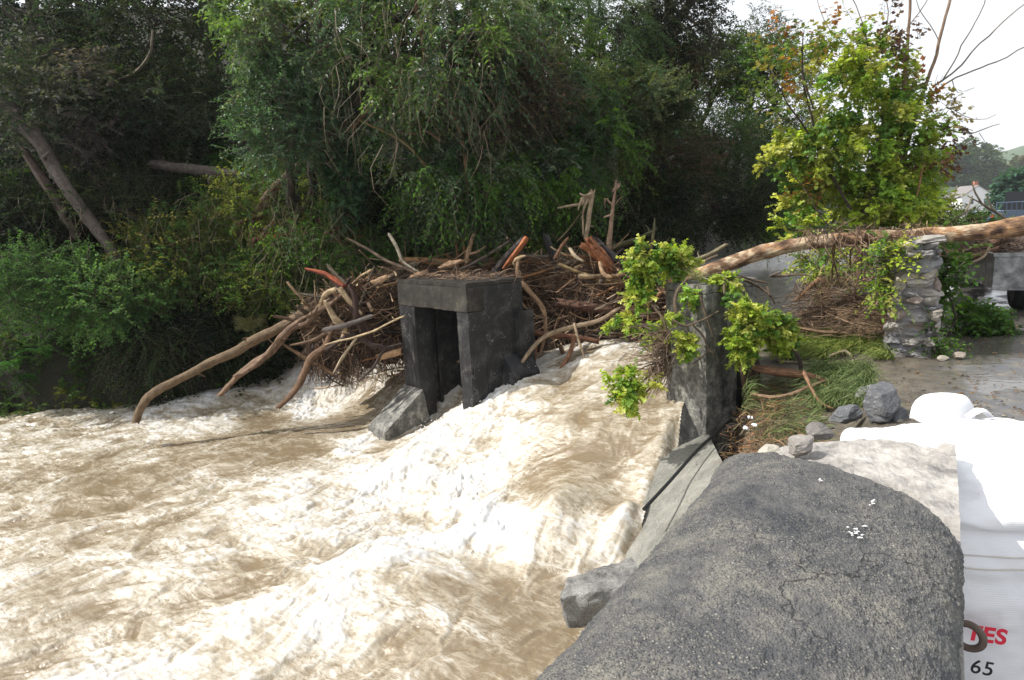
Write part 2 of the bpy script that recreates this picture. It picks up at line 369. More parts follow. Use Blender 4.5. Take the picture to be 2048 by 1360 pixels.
def rock(mb, c, size, rot=0., col=(.2, .2, .2), rough=.25, seed=None, n=18, slab=1.6, tilt=(0, 0)):
    """angular slaty block: a superellipsoid sheared by noise and chipped by planes"""
    sd_ = int(rng.integers(1e5)) if seed is None else seed
    r2 = np.random.default_rng(sd_)
    def fn(u, v):
        th = u*2*np.pi; ph = (v-.5)*np.pi
        d = np.stack([np.cos(ph)*np.cos(th), np.cos(ph)*np.sin(th), np.sin(ph)], -1)
        return d
    V, F = grid_surface(fn, n*2+1, n+1)
    d = V.copy(); p = 5.
    V = d/(np.sum(np.abs(d)**p, 1)**(1/p))[:, None]
    for _ in range(15):
        nn = unit(r2.normal(size=3)*[1, 1, .7]); h = r2.uniform(.62, 1.0); q = V@nn
        V = np.where((q > h)[:, None], V-nn*(q-h)[:, None], V)
    k = fbm(V[:, 0]*1.8+sd_ % 13, V[:, 1]*1.8, V[:, 2]*3*slab, o=4, s=sd_ % 91)
    V = V*(1+rough*.5*k)[:, None]
    V = V*np.array(size)*.5
    ca, sa = math.cos(tilt[0]), math.sin(tilt[0]); V = V@np.array([[1, 0, 0], [0, ca, sa], [0, -sa, ca]])
    ca, sa = math.cos(tilt[1]), math.sin(tilt[1]); V = V@np.array([[ca, 0, sa], [0, 1, 0], [-sa, 0, ca]])
    ca, sa = math.cos(rot), math.sin(rot); V = V@np.array([[ca, sa, 0], [-sa, ca, 0], [0, 0, 1]])
    mb.add(V+np.asarray(c), F4=F, C=col)

# ================================================================== WATER
WCP = [(0,820,-1.6),(0,900,-1.65),(0,1100,-1.75),(0,1360,-1.8),(300,800,-1.55),(450,790,-1.42),(300,900,-1.6),(300,1100,-1.7),(600,1360,-1.8),(900,1360,-1.8),(1100,1340,-1.8),
 (560,850,-1.6),(700,860,-1.55),(735,828,-1.48),(560,740,-1.15),(650,715,-.8),(720,710,-.7),(600,790,-1.45),(700,780,-1.3),(760,760,-1.05),(775,790,-1.25),
 (900,770,-1.0),(850,800,-1.22),(870,830,-1.32),(1060,742,-.62),(1200,690,-.22),(1300,700,-.25),(1000,778,-.78),(1080,785,-.66),(1200,760,-.5),(1320,780,-.5),(1330,870,-.76),
 (1318,915,-.95),(1300,960,-1.08),(1278,1030,-1.36),(1200,870,-.85),(1050,870,-.98),(960,850,-1.05),(900,880,-1.22),(1100,1000,-1.2),(1250,1000,-1.12),(1290,960,-.95),(1200,1080,-1.5),(1050,1080,-1.68),(900,1000,-1.55),(700,960,-1.6),(600,1050,-1.62),
 (1000,1200,-1.75),(850,1150,-1.6),(400,1250,-1.75),(1250,1130,-1.62)]
WP = np.array([atz(*c) for c in WCP]+[(5, 13, -.2), (2, 13, -.2), (-1, 13.5, -.25), (-3.5, 16, -.5), (6, 18, -.2), (2.6, 11, -.2), (-14, 14, -1.65), (-9, 5, -1.8), (-3, 2.5, -1.85), (0, 3, -1.85), (1.8, 4.5, -1.5)])
def tps_fit(P, z, lam=.02):
    d = np.linalg.norm(P[:, None]-P[None], axis=2); K = np.where(d > 0, d*d*np.log(d+1e-9), 0)+lam*np.eye(len(P))
    Q = np.c_[np.ones(len(P)), P]; A = np.block([[K, Q], [Q.T, np.zeros((3, 3))]])
    return np.linalg.solve(A, np.r_[z, 0, 0, 0])
WW = tps_fit(WP[:, :2], WP[:, 2])
def wz_base(x, y):
    s_ = np.full(np.shape(x), WW[-3])+WW[-2]*x+WW[-1]*y
    for (a, b), w_ in zip(WP[:, :2], WW[:-3]):
        d2 = (x-a)**2+(y-b)**2+1e-12; s_ = s_+w_*.5*d2*np.log(d2)
    return np.clip(s_, -1.95, -.12)
FCP = [(1200,900,.2),(1150,1000,.3),(1100,850,.25),(1250,820,.25),(1080,940,.25),(1230,1010,.35),(560,840,.16),(680,850,.14),(500,890,.3),(620,900,.22),(200,960,.3),(300,905,.55),(1050,1250,.25),(1000,1320,.22),(1100,1220,.3),
 (950,1000,1.),(800,960,.95),(1000,1090,.98),(1150,1130,.9),(850,1080,.85),(900,830,.85),(1000,790,.85),(960,880,.75),(700,760,.9),(600,760,.9),(650,800,.7),(350,810,.75),(100,840,.65),(1290,1000,.5),(1322,925,.85),(1250,1130,.85),
 (600,1050,.75),(500,1150,.5),(300,1250,.62),(100,1200,.5),(300,1040,.5),(100,960,.55),(150,880,.6),(700,1250,.8),(850,1250,.55),(550,1330,.6),(200,1340,.8),(1200,700,.6),(1100,740,.7),(1300,720,.5),(1200,775,.35),(450,960,.55),(850,870,.7),(740,900,.55),(900,1330,.45),(400,1150,.6),(0,1050,.5),(0,1300,.65),(480,1230,.75),(380,860,.65)]
def _fp():
    out = []
    for a, b, f in FCP:
        z = -1.4
        for _ in range(6): p = atz(a, b, z); z = float(wz_base(p[0], p[1]))
        out.append((p[0], p[1], f))
    return np.array(out)
FP = _fp()
def foam_base(x, y):
    n = 0; d = 0
    for a, b, f in FP:
        w_ = 1/((x-a)**2+(y-b)**2+.03)**1.6; n = n+w_*f; d = d+w_
    return n/d
def local_flow(x, y):
    """flow azimuth: down the chute towards the left foreground, then away to the left"""
    t = sst(x, -3., 1.5); return R(-112)*(1-t)+R(-142)*t
def water_fields(X, Y):
    zb = wz_base(X, Y); fb = foam_base(X, Y)
    A = R(-124); fx, fy = math.sin(A), math.cos(A)
    wu = .35*fbm(X*.8, Y*.8, o=3, s=5); wv = .35*fbm(X*.8+9, Y*.8, o=3, s=6)
    a = (X*fx+Y*fy)+wu; b = (-X*fy+Y*fx)+wv            # along, across
    a2 = a+.16*fbm(a*2.2, b*3.2, o=3, s=15); b2 = b+.16*fbm(a*2.2+4, b*3.2, o=3, s=16)
    big = fbm(a2*.55, b2*1.15, o=3, s=21)
    med = 1-np.abs(fbm(a2*1.5, b2*2.9, o=4, s=31))*2.1        # ridged
    fin = 1-np.abs(fbm(a2*4.6, b2*7.5, o=4, s=41, g=.6))*2.2
    mic = fbm(a2*15, b2*22, o=3, s=51, g=.62)
    turb = .25+.95*sst(fb, .2, .9)
    spk = sst(fb, .72, 1.)
    z = zb+turb*(.11*big+.030*(med-.5)+.012*(fin-.5)+.007*mic)+spk*(.035*np.maximum(0, fbm(a2*9, b2*12, o=3, s=55))+.018*np.maximum(0, vn(a2*34, b2*40, s=56)))+.010*fbm(a2*7, b2*11, o=3, s=61)
    # standing rib of the tower's wake and the boil at the chute's foot
    def seg(p, q, w_, h):
        p = np.array(p); q = np.array(q); d = q-p; t = np.clip(((X-p[0])*d[0]+(Y-p[1])*d[1])/(d@d), 0, 1)
        r = np.hypot(X-p[0]-d[0]*t, Y-p[1]-d[1]*t); return h*np.exp(-(r/w_)**2)
    P1 = atz(1050, 780, -.7)[:2]; P2 = atz(880, 870, -1.2)[:2]; z = z+seg(P1, P2, .35, .13)
    P3 = atz(830, 930, -1.5)[:2]; P4 = atz(1000, 1060, -1.6)[:2]; P5 = atz(1240, 1120, -1.55)[:2]
    z = z+(seg(P3, P4, .45, .12)+seg(P4, P5, .4, .05))*(1+.3*med)
    z = z+seg(atz(300, 950, -1.6)[:2], atz(620, 870, -1.6)[:2], .5, .05)
    sfo = .5*(med-.45)+.35*(fin-.45)+.5*big+.2*mic
    f = fb+sfo*.42*(1-.45*sst(fb, .8, 1.))-.27
    return z, np.clip(f, 0, 1), fb
M = {}
def water_mat():
    m_, t, o = nodes('flood_water'); a = N_(t, 'ShaderNodeAttribute', attribute_name='Col')
    sp = t.nodes.new('ShaderNodeSeparateColor'); t.links.new(a.outputs['Color'], sp.inputs[0]); f = sp.outputs[0]
    g = geo(t); st = mapped(t, mapped(t, g, (1, 1, 1), (0, 0, R(34))), (.75, 2.2, 1.2))
    wn = N_(t, 'ShaderNodeTexNoise'); wn.inputs['Scale'].default_value = 3.5; wn.inputs['Detail'].default_value = 5; t.links.new(st, wn.inputs['Vector'])
    w2 = t.nodes.new('ShaderNodeVectorMath'); w2.operation = 'MULTIPLY_ADD'; w2.inputs[1].default_value = (.55, .55, .55); t.links.new(wn.outputs['Color'], w2.inputs[0]); t.links.new(st, w2.inputs[2]); wv = w2.outputs[0]
    def net(scale, width):
        v = t.nodes.new('ShaderNodeTexVoronoi'); v.feature = 'DISTANCE_TO_EDGE'; v.inputs['Scale'].default_value = scale; t.links.new(wv, v.inputs['Vector'])
        return ramp(t, v.outputs['Distance'], [(0, (1, 1, 1)), (width, (0, 0, 0))])
    lace = math_(t, 'MAXIMUM', net(4.2, .16), math_(t, 'MULTIPLY', net(11, .22), .75))
    fine = net(27, .3)
    n1 = noise(t, wv, 7, 6, .62, .4); n2 = noise(t, g, 75, 4, .7); nb = noise(t, g, 1.1, 4, .55)
    lc = math_(t, 'MULTIPLY', lace, ramp(t, noise(t, st, 1.7, 4, .6), [(.38, (0, 0, 0)), (.62, (1, 1, 1))]))
    ff = math_(t, 'ADD', f, math_(t, 'MULTIPLY', math_(t, 'SUBTRACT', n1, .5), .8))
    ff = math_(t, 'ADD', ff, math_(t, 'MULTIPLY', math_(t, 'SUBTRACT', n2, .5), .28))
    ff = math_(t, 'ADD', ff, math_(t, 'MULTIPLY', math_(t, 'ADD', lc, math_(t, 'MULTIPLY', fine, .3)), .34))
    brown = mixc(t, nb, (.155, .115, .068), (.235, .178, .11))
    c1 = mixc(t, ramp(t, ff, [(.16, (0, 0, 0)), (.64, (1, 1, 1))]), brown, (.42, .37, .285))
    c = mixc(t, ramp(t, ff, [(.50, (0, 0, 0)), (.95, (1, 1, 1))]), c1, (.63, .63, .635))
    rg = ramp(t, ff, [(.2, (.13, .13, .13)), (.75, (.6, .6, .6))])
    h = math_(t, 'ADD', n1, math_(t, 'ADD', math_(t, 'MULTIPLY', n2, .5), math_(t, 'MULTIPLY', lc, .25)))
    p = pbsdf(t, o, c, rg, bump(t, h, .38, .022), .55)
    return m_
M_WATER = water_mat()
def vis_mask(X, Y, Z, mg=.8):
    P = np.stack([X, Y, Z-EYE], -1); d = P@_f; u = (P@CR)/np.maximum(d, .01); v = (P@CU)/np.maximum(d, .01)
    k = 1+mg/np.maximum(d, 1)
    return (d > .5) & (np.abs(u) < .75*k+.05) & (v > -.5*k-.05)
def build_water():
    st = .0135; xs = np.arange(-12.5, 3.4, st); ys = np.arange(4.0, 16.6, st*1.25)
    X, Y = np.meshgrid(xs, ys, indexing='ij')
    # cut the parts outside the banks first (coarse test), then evaluate only kept points
    zc = np.interp(Y, [4, 10, 16], [-1.8, -1.2, -.6])
    keep = vis_mask(X, Y, zc, 1.0)
    far = (Y > 14.9+.0*X) & (X < -4.5)
    right = X > np.interp(Y, [4, 5.3, 5.9, 6.3, 6.9, 7.4, 7.9, 8.4, 9, 12], [1.9, 1.8, 1.4, 1.14, 1.46, 1.8, 2.0, 2.3, 2.9, 3.6])
    keep &= ~far & ~right
    idx = -np.ones(X.shape, int); idx[keep] = np.arange(keep.sum())
    z, f, fb = water_fields(X[keep], Y[keep])
    V = np.c_[X[keep], Y[keep], z]
    a, b, c, d = idx[:-1, :-1], idx[1:, :-1], idx[1:, 1:], idx[:-1, 1:]
    ok = (a >= 0) & (b >= 0) & (c >= 0) & (d >= 0)
    F = np.stack([a[ok], b[ok], c[ok], d[ok]], 1)
    xb = np.interp(V[:, 1], [4, 5.3, 5.9, 6.3, 6.9, 7.4, 7.9, 8.4, 9, 12], [1.9, 1.8, 1.4, 1.14, 1.46, 1.8, 2.0, 2.3, 2.9, 3.6]); V[:, 2] -= .24*np.exp(-((xb-V[:, 0])/.13)**2)*sst(V[:, 1], 5.7, 6.1)*sst(V[:, 1], 7.9, 7.5)
    # froth: break the foamy crests forwards so they are not a plain height field
    A = R(-124); k = f*sst(fb, .45, .95)
    V[:, 0] += k*.05*vn(V[:, 0]*9, V[:, 1]*9, s=81)+.03*k*math.sin(A); V[:, 1] += k*.05*vn(V[:, 0]*9+5, V[:, 1]*9, s=82)
    V[:, 2] += k*.022*vn(V[:, 0]*26, V[:, 1]*26, s=83)
    mb = MB(); mb.add(V, F4=F, C=np.c_[f, fb, f])
    o = mb.build('river_water', M_WATER, smooth=True, origin=np.zeros(3)); tag(o, 'brown flood water foaming white below the weir', None, kind='structure')
    # upstream reach
    def fn(u, v):
        Yv = 11.4+70*v**1.7; xl = np.interp(Yv, [11, 16, 21, 26, 36, 60, 85], [2.2, -5, -1.5, 3, 9, 24, 40]); xr = np.interp(Yv, [11, 14, 18, 30, 60, 85], [5.6, 7.5, 11, 21, 45, 65])
        Xv = xl+(xr-xl)*u; z_ = -.2+.018*fbm(Xv*2.2, Yv*2.2, o=3, s=9)+.012*fbm(Xv*7, Yv*7, o=2, s=10)-.5*sst(Yv, 15, 11.4)*0
        return np.stack([Xv, Yv, z_-.03], -1)
    V, F = grid_surface(fn, 240, 420); f = np.clip(.12+.5*(fbm(V[:, 0]*1.6, V[:, 1]*3, o=3, s=12)-.25), 0, .4)
    mu, t, oo = nodes('upstream_river'); g = geo(t); n1 = noise(t, mapped(t, g, (5, 9, 5)), 1., 5, .6); n2 = noise(t, g, .8, 3)
    c = mixc(t, n2, (.13, .115, .095), (.19, .165, .13)); c = mixc(t, ramp(t, n1, [(.6, (0, 0, 0)), (.8, (1, 1, 1))]), c, (.4, .37, .32))
    pbsdf(t, oo, c, .18, bump(t, n1, .55, .06), .5)
    o2 = MB().add(V, F4=F).build('upstream_water', mu, smooth=True, origin=np.zeros(3)); tag(o2, 'grey rippled river above the weir', kind='structure')
    return mb.V[0], np.asarray(mb.C[0])
WV, WC = build_water()
def build_spray():
    ii = rng.choice(len(WV), 500000); f, fb = WC[ii, 0], WC[ii, 1]
    pr = f*sst(fb, .62, 1.)**1.5; ii = ii[rng.uniform(size=len(ii)) < pr*.75][:150000]
    # keep the boil zones denser
    P = WV[ii]; lump = sst(fbm(P[:, 0]*2.6, P[:, 1]*2.6, P[:, 2]*2, o=3, s=91), .0, .5); s2 = rng.uniform(size=len(P)) < .08+.6*lump; P = P[s2]; lump = lump[s2]; n = len(P)
    h = rng.exponential(.05, n)*(.5+1.8*lump)
    C = P+np.c_[rng.normal(0, .03, n), rng.normal(0, .03, n), h+.005]
    r = np.clip(rng.lognormal(-5.6, .5, n), .0014, .009)
    T = np.array([(1, 0, 0), (-1, 0, 0), (0, 1, 0), (0, -1, 0), (0, 0, 1), (0, 0, -1)])
    Fo = np.array([(0, 2, 4), (2, 1, 4), (1, 3, 4), (3, 0, 4), (2, 0, 5), (1, 2, 5), (3, 1, 5), (0, 3, 5)])
    st = rng.uniform(.8, 1.6, (n, 1, 3))
    V = C[:, None]+T[None]*r[:, None, None]*st
    m_, t, o = nodes('spray'); pbsdf(t, o, (.74, .72, .68), .3)
    ob = MB().add(V.reshape(-1, 3), F3=(Fo[None]+np.arange(n)[:, None, None]*6).reshape(-1, 3)).build('spray', m_, smooth=True, origin=np.zeros(3))
    tag(ob, 'white spray droplets thrown up over the foaming water', 'spray', kind='stuff')
build_spray()

# ================================================================== TERRAIN
WA = R(32.5); UU = np.array([math.sin(WA), math.cos(WA), 0]); VV = np.array([math.cos(WA), -math.sin(WA), 0]); W0 = atz(1912, 880, 1.05)*[1, 1, 0]
def uvp(u, v, z): return W0+UU*u+VV*v+np.array([0, 0, z])
BANK = np.array([(-30, 11.5), (-16, 13.6), (-10.8, 14.05), (-6.2, 14.0), (-4.6, 14.8), (-3.6, 16.4), (-1, 18.4), (3, 22), (7, 27), (14, 36), (30, 58), (50, 90)])
def bank_s(x, y):
    """signed distance from the far waterline, positive up the hill"""
    best = np.full(np.shape(x), 1e9); sg = np.zeros(np.shape(x))
    for p, q in zip(BANK[:-1], BANK[1:]):
        d = q-p; t = np.clip(((x-p[0])*d[0]+(y-p[1])*d[1])/(d@d), 0, 1); ex = x-p[0]-d[0]*t; ey = y-p[1]-d[1]*t; r = np.hypot(ex, ey)
        c = d[0]*ey-d[1]*ex; k = r < best; best = np.where(k, r, best); sg = np.where(k, np.sign(c), sg)
    return best*sg
def hill_z(x, y):
    s_ = bank_s(x, y); wl = np.interp(x, [-10, -5, -3, 0], [-1.7, -1.6, -.6, -.4])
    z = wl-.5+1.5*sst(s_, -.45, .35)+.74*np.clip(s_, 0, 9)+.42*np.clip(s_-9, 0, 25)
    return z+.22*fbm(x*.6, y*.6, o=4, s=101)*sst(s_, 0, 1.5)+.05*fbm(x*3, y*3, o=3, s=102)
def soil_mat(name, a, b, c_, sc_=3., wet=.9):
    m_, t, o = nodes(name); g = geo(t); n1 = noise(t, g, sc_, 8, .7); n2 = noise(t, g, sc_*9, 5, .7)
    c = mixc(t, ramp(t, n2, [(.5, (0, 0, 0)), (.7, (1, 1, 1))]), ramp(t, n1, [(.35, a), (.6, b)]), c_)
    pbsdf(t, o, c, wet, bump(t, math_(t, 'ADD', n1, n2), .9, .03)); return m_
def build_hill():
    def fn(u, v):
        a = u*(len(BANK)-1); i = np.clip(a.astype(int), 0, len(BANK)-2); t = a-i
        P = BANK[i]*(1-t)[..., None]+BANK[i+1]*t[..., None]
        k = np.clip(a, 0, len(BANK)-1); dx = np.array([np.gradient(BANK[:, 0]), np.gradient(BANK[:, 1])]).T
        T = unit(np.stack([np.interp(k, range(len(BANK)), dx[:, 0]), np.interp(k, range(len(BANK)), dx[:, 1])], -1)); Nn = np.stack([-T[..., 1], T[..., 0]], -1)
        s_ = -1.+42*v**1.9; Q = P+Nn*s_[..., None]
        return np.stack([Q[..., 0], Q[..., 1], hill_z(Q[..., 0], Q[..., 1])], -1)
    V, F = grid_surface(fn, 520, 150)
    o = MB().add(V, F4=F).build('hillside', soil_mat('hill_soil', (.010, .009, .006), (.028, .024, .014), (.03, .045, .014)), smooth=True, origin=np.zeros(3)); tag(o, 'steep dark wooded bank across the river', kind='structure')
build_hill()
# near bank and road (one ground sheet reaching the horizon)
REDGE = [(4, 1.2), (5.6, 1.95), (6.6, 2.45), (7.6, 2.8), (8.2, 2.95), (9.2, 3.0), (10.4, 3.9), (12, 5.0), (14, 6.4), (18, 10), (24, 16), (40, 31), (85, 64)]
def land_z(x, y):
    u = (x-W0[0])*UU[0]+(y-W0[1])*UU[1]; v = (x-W0[0])*VV[0]+(y-W0[1])*VV[1]
    xe = np.interp(y, [q[0] for q in REDGE], [q[1] for q in REDGE]); s_ = (x-xe)*.85
    flat = sst(v, -.75, -.45)
    bank = np.interp(y, [5, 7.5, 9, 11, 20], [-.55, -.35, -.2, -.12, -.1])
    z = (bank*(1-sst(s_, 0, 1.6)))*(1-flat)-.45*sst(s_, .1, -.35)-2.2*sst(s_, -.05, -.6)
    rgh = (1-sst(v, -.5, .1))
    z = z+rgh*(.06*fbm(x*1.7, y*1.7, o=4, s=111)+.02*fbm(x*8, y*8, o=3, s=112))
    z = z+.012*fbm(x*.9, y*.9, o=3, s=113)
    return z
def build_land():
    ys = np.r_[np.arange(-3, 14, .05), np.geomspace(14, 900, 130)]
    xs = np.r_[0, np.cumsum(np.r_[np.full(130, .045), np.full(60, .1), np.geomspace(.15, 60, 60)])]
    Y, K = np.meshgrid(ys, xs, indexing='ij'); xe = np.interp(Y, [q[0] for q in REDGE], [q[1] for q in REDGE])-.8; X = xe+K
    a = np.arange(len(ys)-1)[:, None]*len(xs)+np.arange(len(xs)-1)[None]; a = a.ravel(); n = len(xs)
    V = np.stack([X, Y, land_z(X, Y)], -1).reshape(-1, 3)
    m_, t, o = nodes('ground'); g = geo(t)
    v = mapped(t, g, (1, 1, 1), (0, 0, WA)); sp = t.nodes.new('ShaderNodeSeparateXYZ'); t.links.new(v, sp.inputs[0])
    xr = math_(t, 'ADD', sp.outputs[0], math_(t, 'MULTIPLY', math_(t, 'SUBTRACT', noise(t, g, 1.1, 5, .6), .5), 1.1))
    v0 = float(np.dot(W0, VV))
    road = ramp(t, math_(t, 'SUBTRACT', xr, v0-.3), [(.0, (0, 0, 0)), (.5, (1, 1, 1))])
    n1 = noise(t, g, 5, 7, .65); n2 = noise(t, g, 60, 4, .7); n3 = noise(t, g, .8, 4, .55)
    mud = mixc(t, ramp(t, n2, [(.5, (0, 0, 0)), (.7, (1, 1, 1))]), ramp(t, n1, [(.35, (.045, .038, .028)), (.65, (.12, .10, .075))]), (.20, .17, .13))
    asp = mixc(t, ramp(t, n2, [(.45, (0, 0, 0)), (.7, (1, 1, 1))]), (.10, .10, .108), (.18, .18, .185))
    silt = mixc(t, n1, (.16, .14, .11), (.26, .23, .18))
    wetm = ramp(t, n3, [(.56, (1, 1, 1)), (.62, (0, 0, 0))])      # puddles
    rd = mixc(t, ramp(t, n1, [(.48, (0, 0, 0)), (.62, (.8, .8, .8))]), asp, silt)
    rd = mixc(t, math_(t, 'MULTIPLY', wetm, .8), rd, (.10, .09, .075))
    c = mixc(t, road, mud, rd)
    wr = math_(t, 'MULTIPLY', wetm, road)
    rg = math_(t, 'SUBTRACT', .62, math_(t, 'ADD', math_(t, 'MULTIPLY', wr, .30), math_(t, 'MULTIPLY', road, .26))); rg2 = math_(t, 'ADD', rg, math_(t, 'MULTIPLY', math_(t, 'SUBTRACT', n1, .5), .3))
    b1 = bump(t, math_(t, 'ADD', n1, n2), .7, .015)
    rip = noise(t, mapped(t, g, (9, 16, 9)), 1., 3, .5); b2 = bump(t, rip, .12, .03)
    nm = t.nodes.new('ShaderNodeMix'); nm.data_type = 'VECTOR'; t.links.new(wr, nm.inputs[0]); t.links.new(b1, nm.inputs[4]); t.links.new(b2, nm.inputs[5])
    pbsdf(t, o, c, math_(t, 'MAXIMUM', rg2, .05), nm.outputs[1], .5)
    ob = MB().add(V, F4=np.c_[a, a+1, a+1+n, a+n]).build('ground', m_, smooth=True, origin=np.zeros(3)); tag(ob, 'muddy bank and flooded road', kind='structure')
build_land()

# ================================================================== CONCRETE TOWER AND PIERS
FA = R(-39); fa = np.array([math.sin(FA), math.cos(FA), 0]); fb_ = np.array([math.cos(FA)*1., -math.sin(FA), 0]); fb_ = np.array([math.sin(R(51)), math.cos(R(51)), 0])
def build_tower():
    N0 = atz(932, 570, .9)*[1, 1, 0]; Wd, Ln = 1.93, 1.06
    r = empty('concrete_tower', tuple(N0+[0, 0, -1.0]), 'dark concrete sluice tower with a tall doorway opening standing in the white water', 'sluice tower')
    def bx(mb, a0, a1, b0, b1, z0, z1, flare=0., **k):
        def p(a, b, z): return N0+fa*a-fb_*(-b)+np.array([0, 0, z])
        f = flare
        c8 = [p(a0-f, b0-f, z0), p(a0-f, b1+f, z0), p(a1+f, b1+f, z0), p(a1+f, b0-f, z0), p(a0, b0, z1), p(a0, b1, z1), p(a1, b1, z1), p(a1, b0, z1)]
        hexa(mb, c8, **k)
    K = dict(cell=.05, amp=.006, edge=.012)
    m1 = MB(); bx(m1, 0, .28, 0, .3, -1.7, .50, .0, **K); m1.build('door_jamb', M_TOWER, r)
    m2 = MB(); bx(m2, Wd-.46, Wd, 0, .3, -1.7, .50, .0, **K); m2.build('door_jamb', M_TOWER, r)
    m3 = MB(); bx(m3, -.012, Wd+.012, -.012, .3, .501, .86, **dict(K, edge=.02)); m3.build('lintel', M_TOWERTOP, r)
    m4 = MB(); bx(m4, 0.004, .22, .301, 1.04, -1.7, .858, **K); o = m4.build('side_wall', M_TOWER, r); o['label'] = 'dark side wall crossed by fine pale cracks'
    m4 = MB(); bx(m4, -.10, -.001, .86, 1.16, -1.7, .42, **K); m4.build('buttress', M_TOWER, r)
    m5 = MB(); bx(m5, Wd-.30, Wd-.02, .301, 1.04, -1.7, .858, **K)
    m5.build('side_wall', M_TOWER, r)
    m5 = MB(); bx(m5, .221, Wd-.301, .86, 1.03, -1.7, .70, **K); m5.build('back_wall', M_TOWER, r)
    m5 = MB()
    for b in (.46,): bx(m5, Wd-.36, Wd-.301, b, b+.06, -1.7, .60, **dict(K, amp=.003))
    m5.build('guide_rib', M_TOWER, r)
    m6 = MB(); bx(m6, -.008, Wd+.008, -.008, 1.05, .861, .915, **dict(K, edge=.03, amp=.014)); m6.build('roof_slab', M_TOWERTOP, r)
    # broken low wing beside the left jamb
    m7 = MB(); bx(m7, Wd+.002, Wd+.20, .12, .7, -1.7, .02, **dict(K, edge=.04, amp=.02)); o = m7.build('wing_wall', M_PIER, r); o['label'] = 'paler broken stub of wall at the left of the doorway'
    # sloping foot
    m8 = MB(); a0, a1 = Wd-.56, Wd+.02
    def p(a, b, z): return N0+fa*a+fb_*b+np.array([0, 0, z])
    hexa(m8, [p(a0, -.8, -1.95), p(a0, .2, -1.95), p(a1, .2, -1.95), p(a1, -.8, -1.95), p(a0, -.75, -1.40), p(a0, -.003, -.84), p(a1, -.003, -.84), p(a1, -.75, -1.40)], cell=.05, amp=.01, edge=.02)
    o = m8.build('sloping_foot', M_SLAB if False else M_PIER, r); o['label'] = 'smooth sloping concrete foot running down into the water'
    # second wedge against the right wall
    m9 = MB(); hexa(m9, [p(-.28, .45, -1.5), p(-.28, 1.1, -1.5), p(-.002, 1.1, -1.5), p(-.002, .45, -1.5), p(-.26, .6, -.5), p(-.26, 1.1, -.5), p(-.002, 1.1, -.2), p(-.002, .6, -.2)], cell=.05, amp=.006, edge=.015)
    m9.build('wedge', M_TOWER, r)
build_tower()
def build_pier():
    N0 = atz(1412, 577, .9)*[1, 1, 0]; L = atz(1330, 570, .9)*[1, 1, 0]; Rr = N0+fb_*1.05
    r = empty('concrete_pier', tuple(N0+[0, 0, -1.2]), 'stained concrete pier draped with ivy at the right end of the weir', 'pier')
    B = L+(Rr-N0)
    m1 = MB(); c = [L, N0, Rr, B]
    def lv(z, g=0.):
        cen = sum(c)/4; return [q+(q-cen)*g+np.array([0, 0, z]) for q in c]
    hexa(m1, lv(-1.9, .02)+lv(.84), cell=.04, amp=.009, edge=.018); m1.build('shaft', M_PIER, r)
    m2 = MB(); hexa(m2, lv(.841, .03)+lv(.93, .02), cell=.04, amp=.014, edge=.03); m2.build('cap_slab', M_PIER, r)
    # black channel running down the right face, off the wall by 2 mm
    nrm = unit(np.cross(fb_, [0, 0, 1.])); nrm = nrm if nrm[1] < 0 else -nrm
    a = N0+fb_*.62+nrm*.03; b = a+fb_*.07
    m3 = MB(); hexa(m3, [a+[0, 0, -.9], b+[0, 0, -.9], b-nrm*.06+[0, 0, -.9], a-nrm*.06+[0, 0, -.9], a+[0, 0, .55], b+[0, 0, .55], b-nrm*.06+[0, 0, .55], a-nrm*.06+[0, 0, .55]], cell=.2, amp=.002)
    mm, t, o = nodes('black_rubber'); pbsdf(t, o, (.006, .006, .007), .35); M['rubber'] = mm
    o = m3.build('seal_strip', mm, r); o['label'] = 'black strip down the landward face'
    return N0, L, Rr
PN, PL, PR = build_pier()
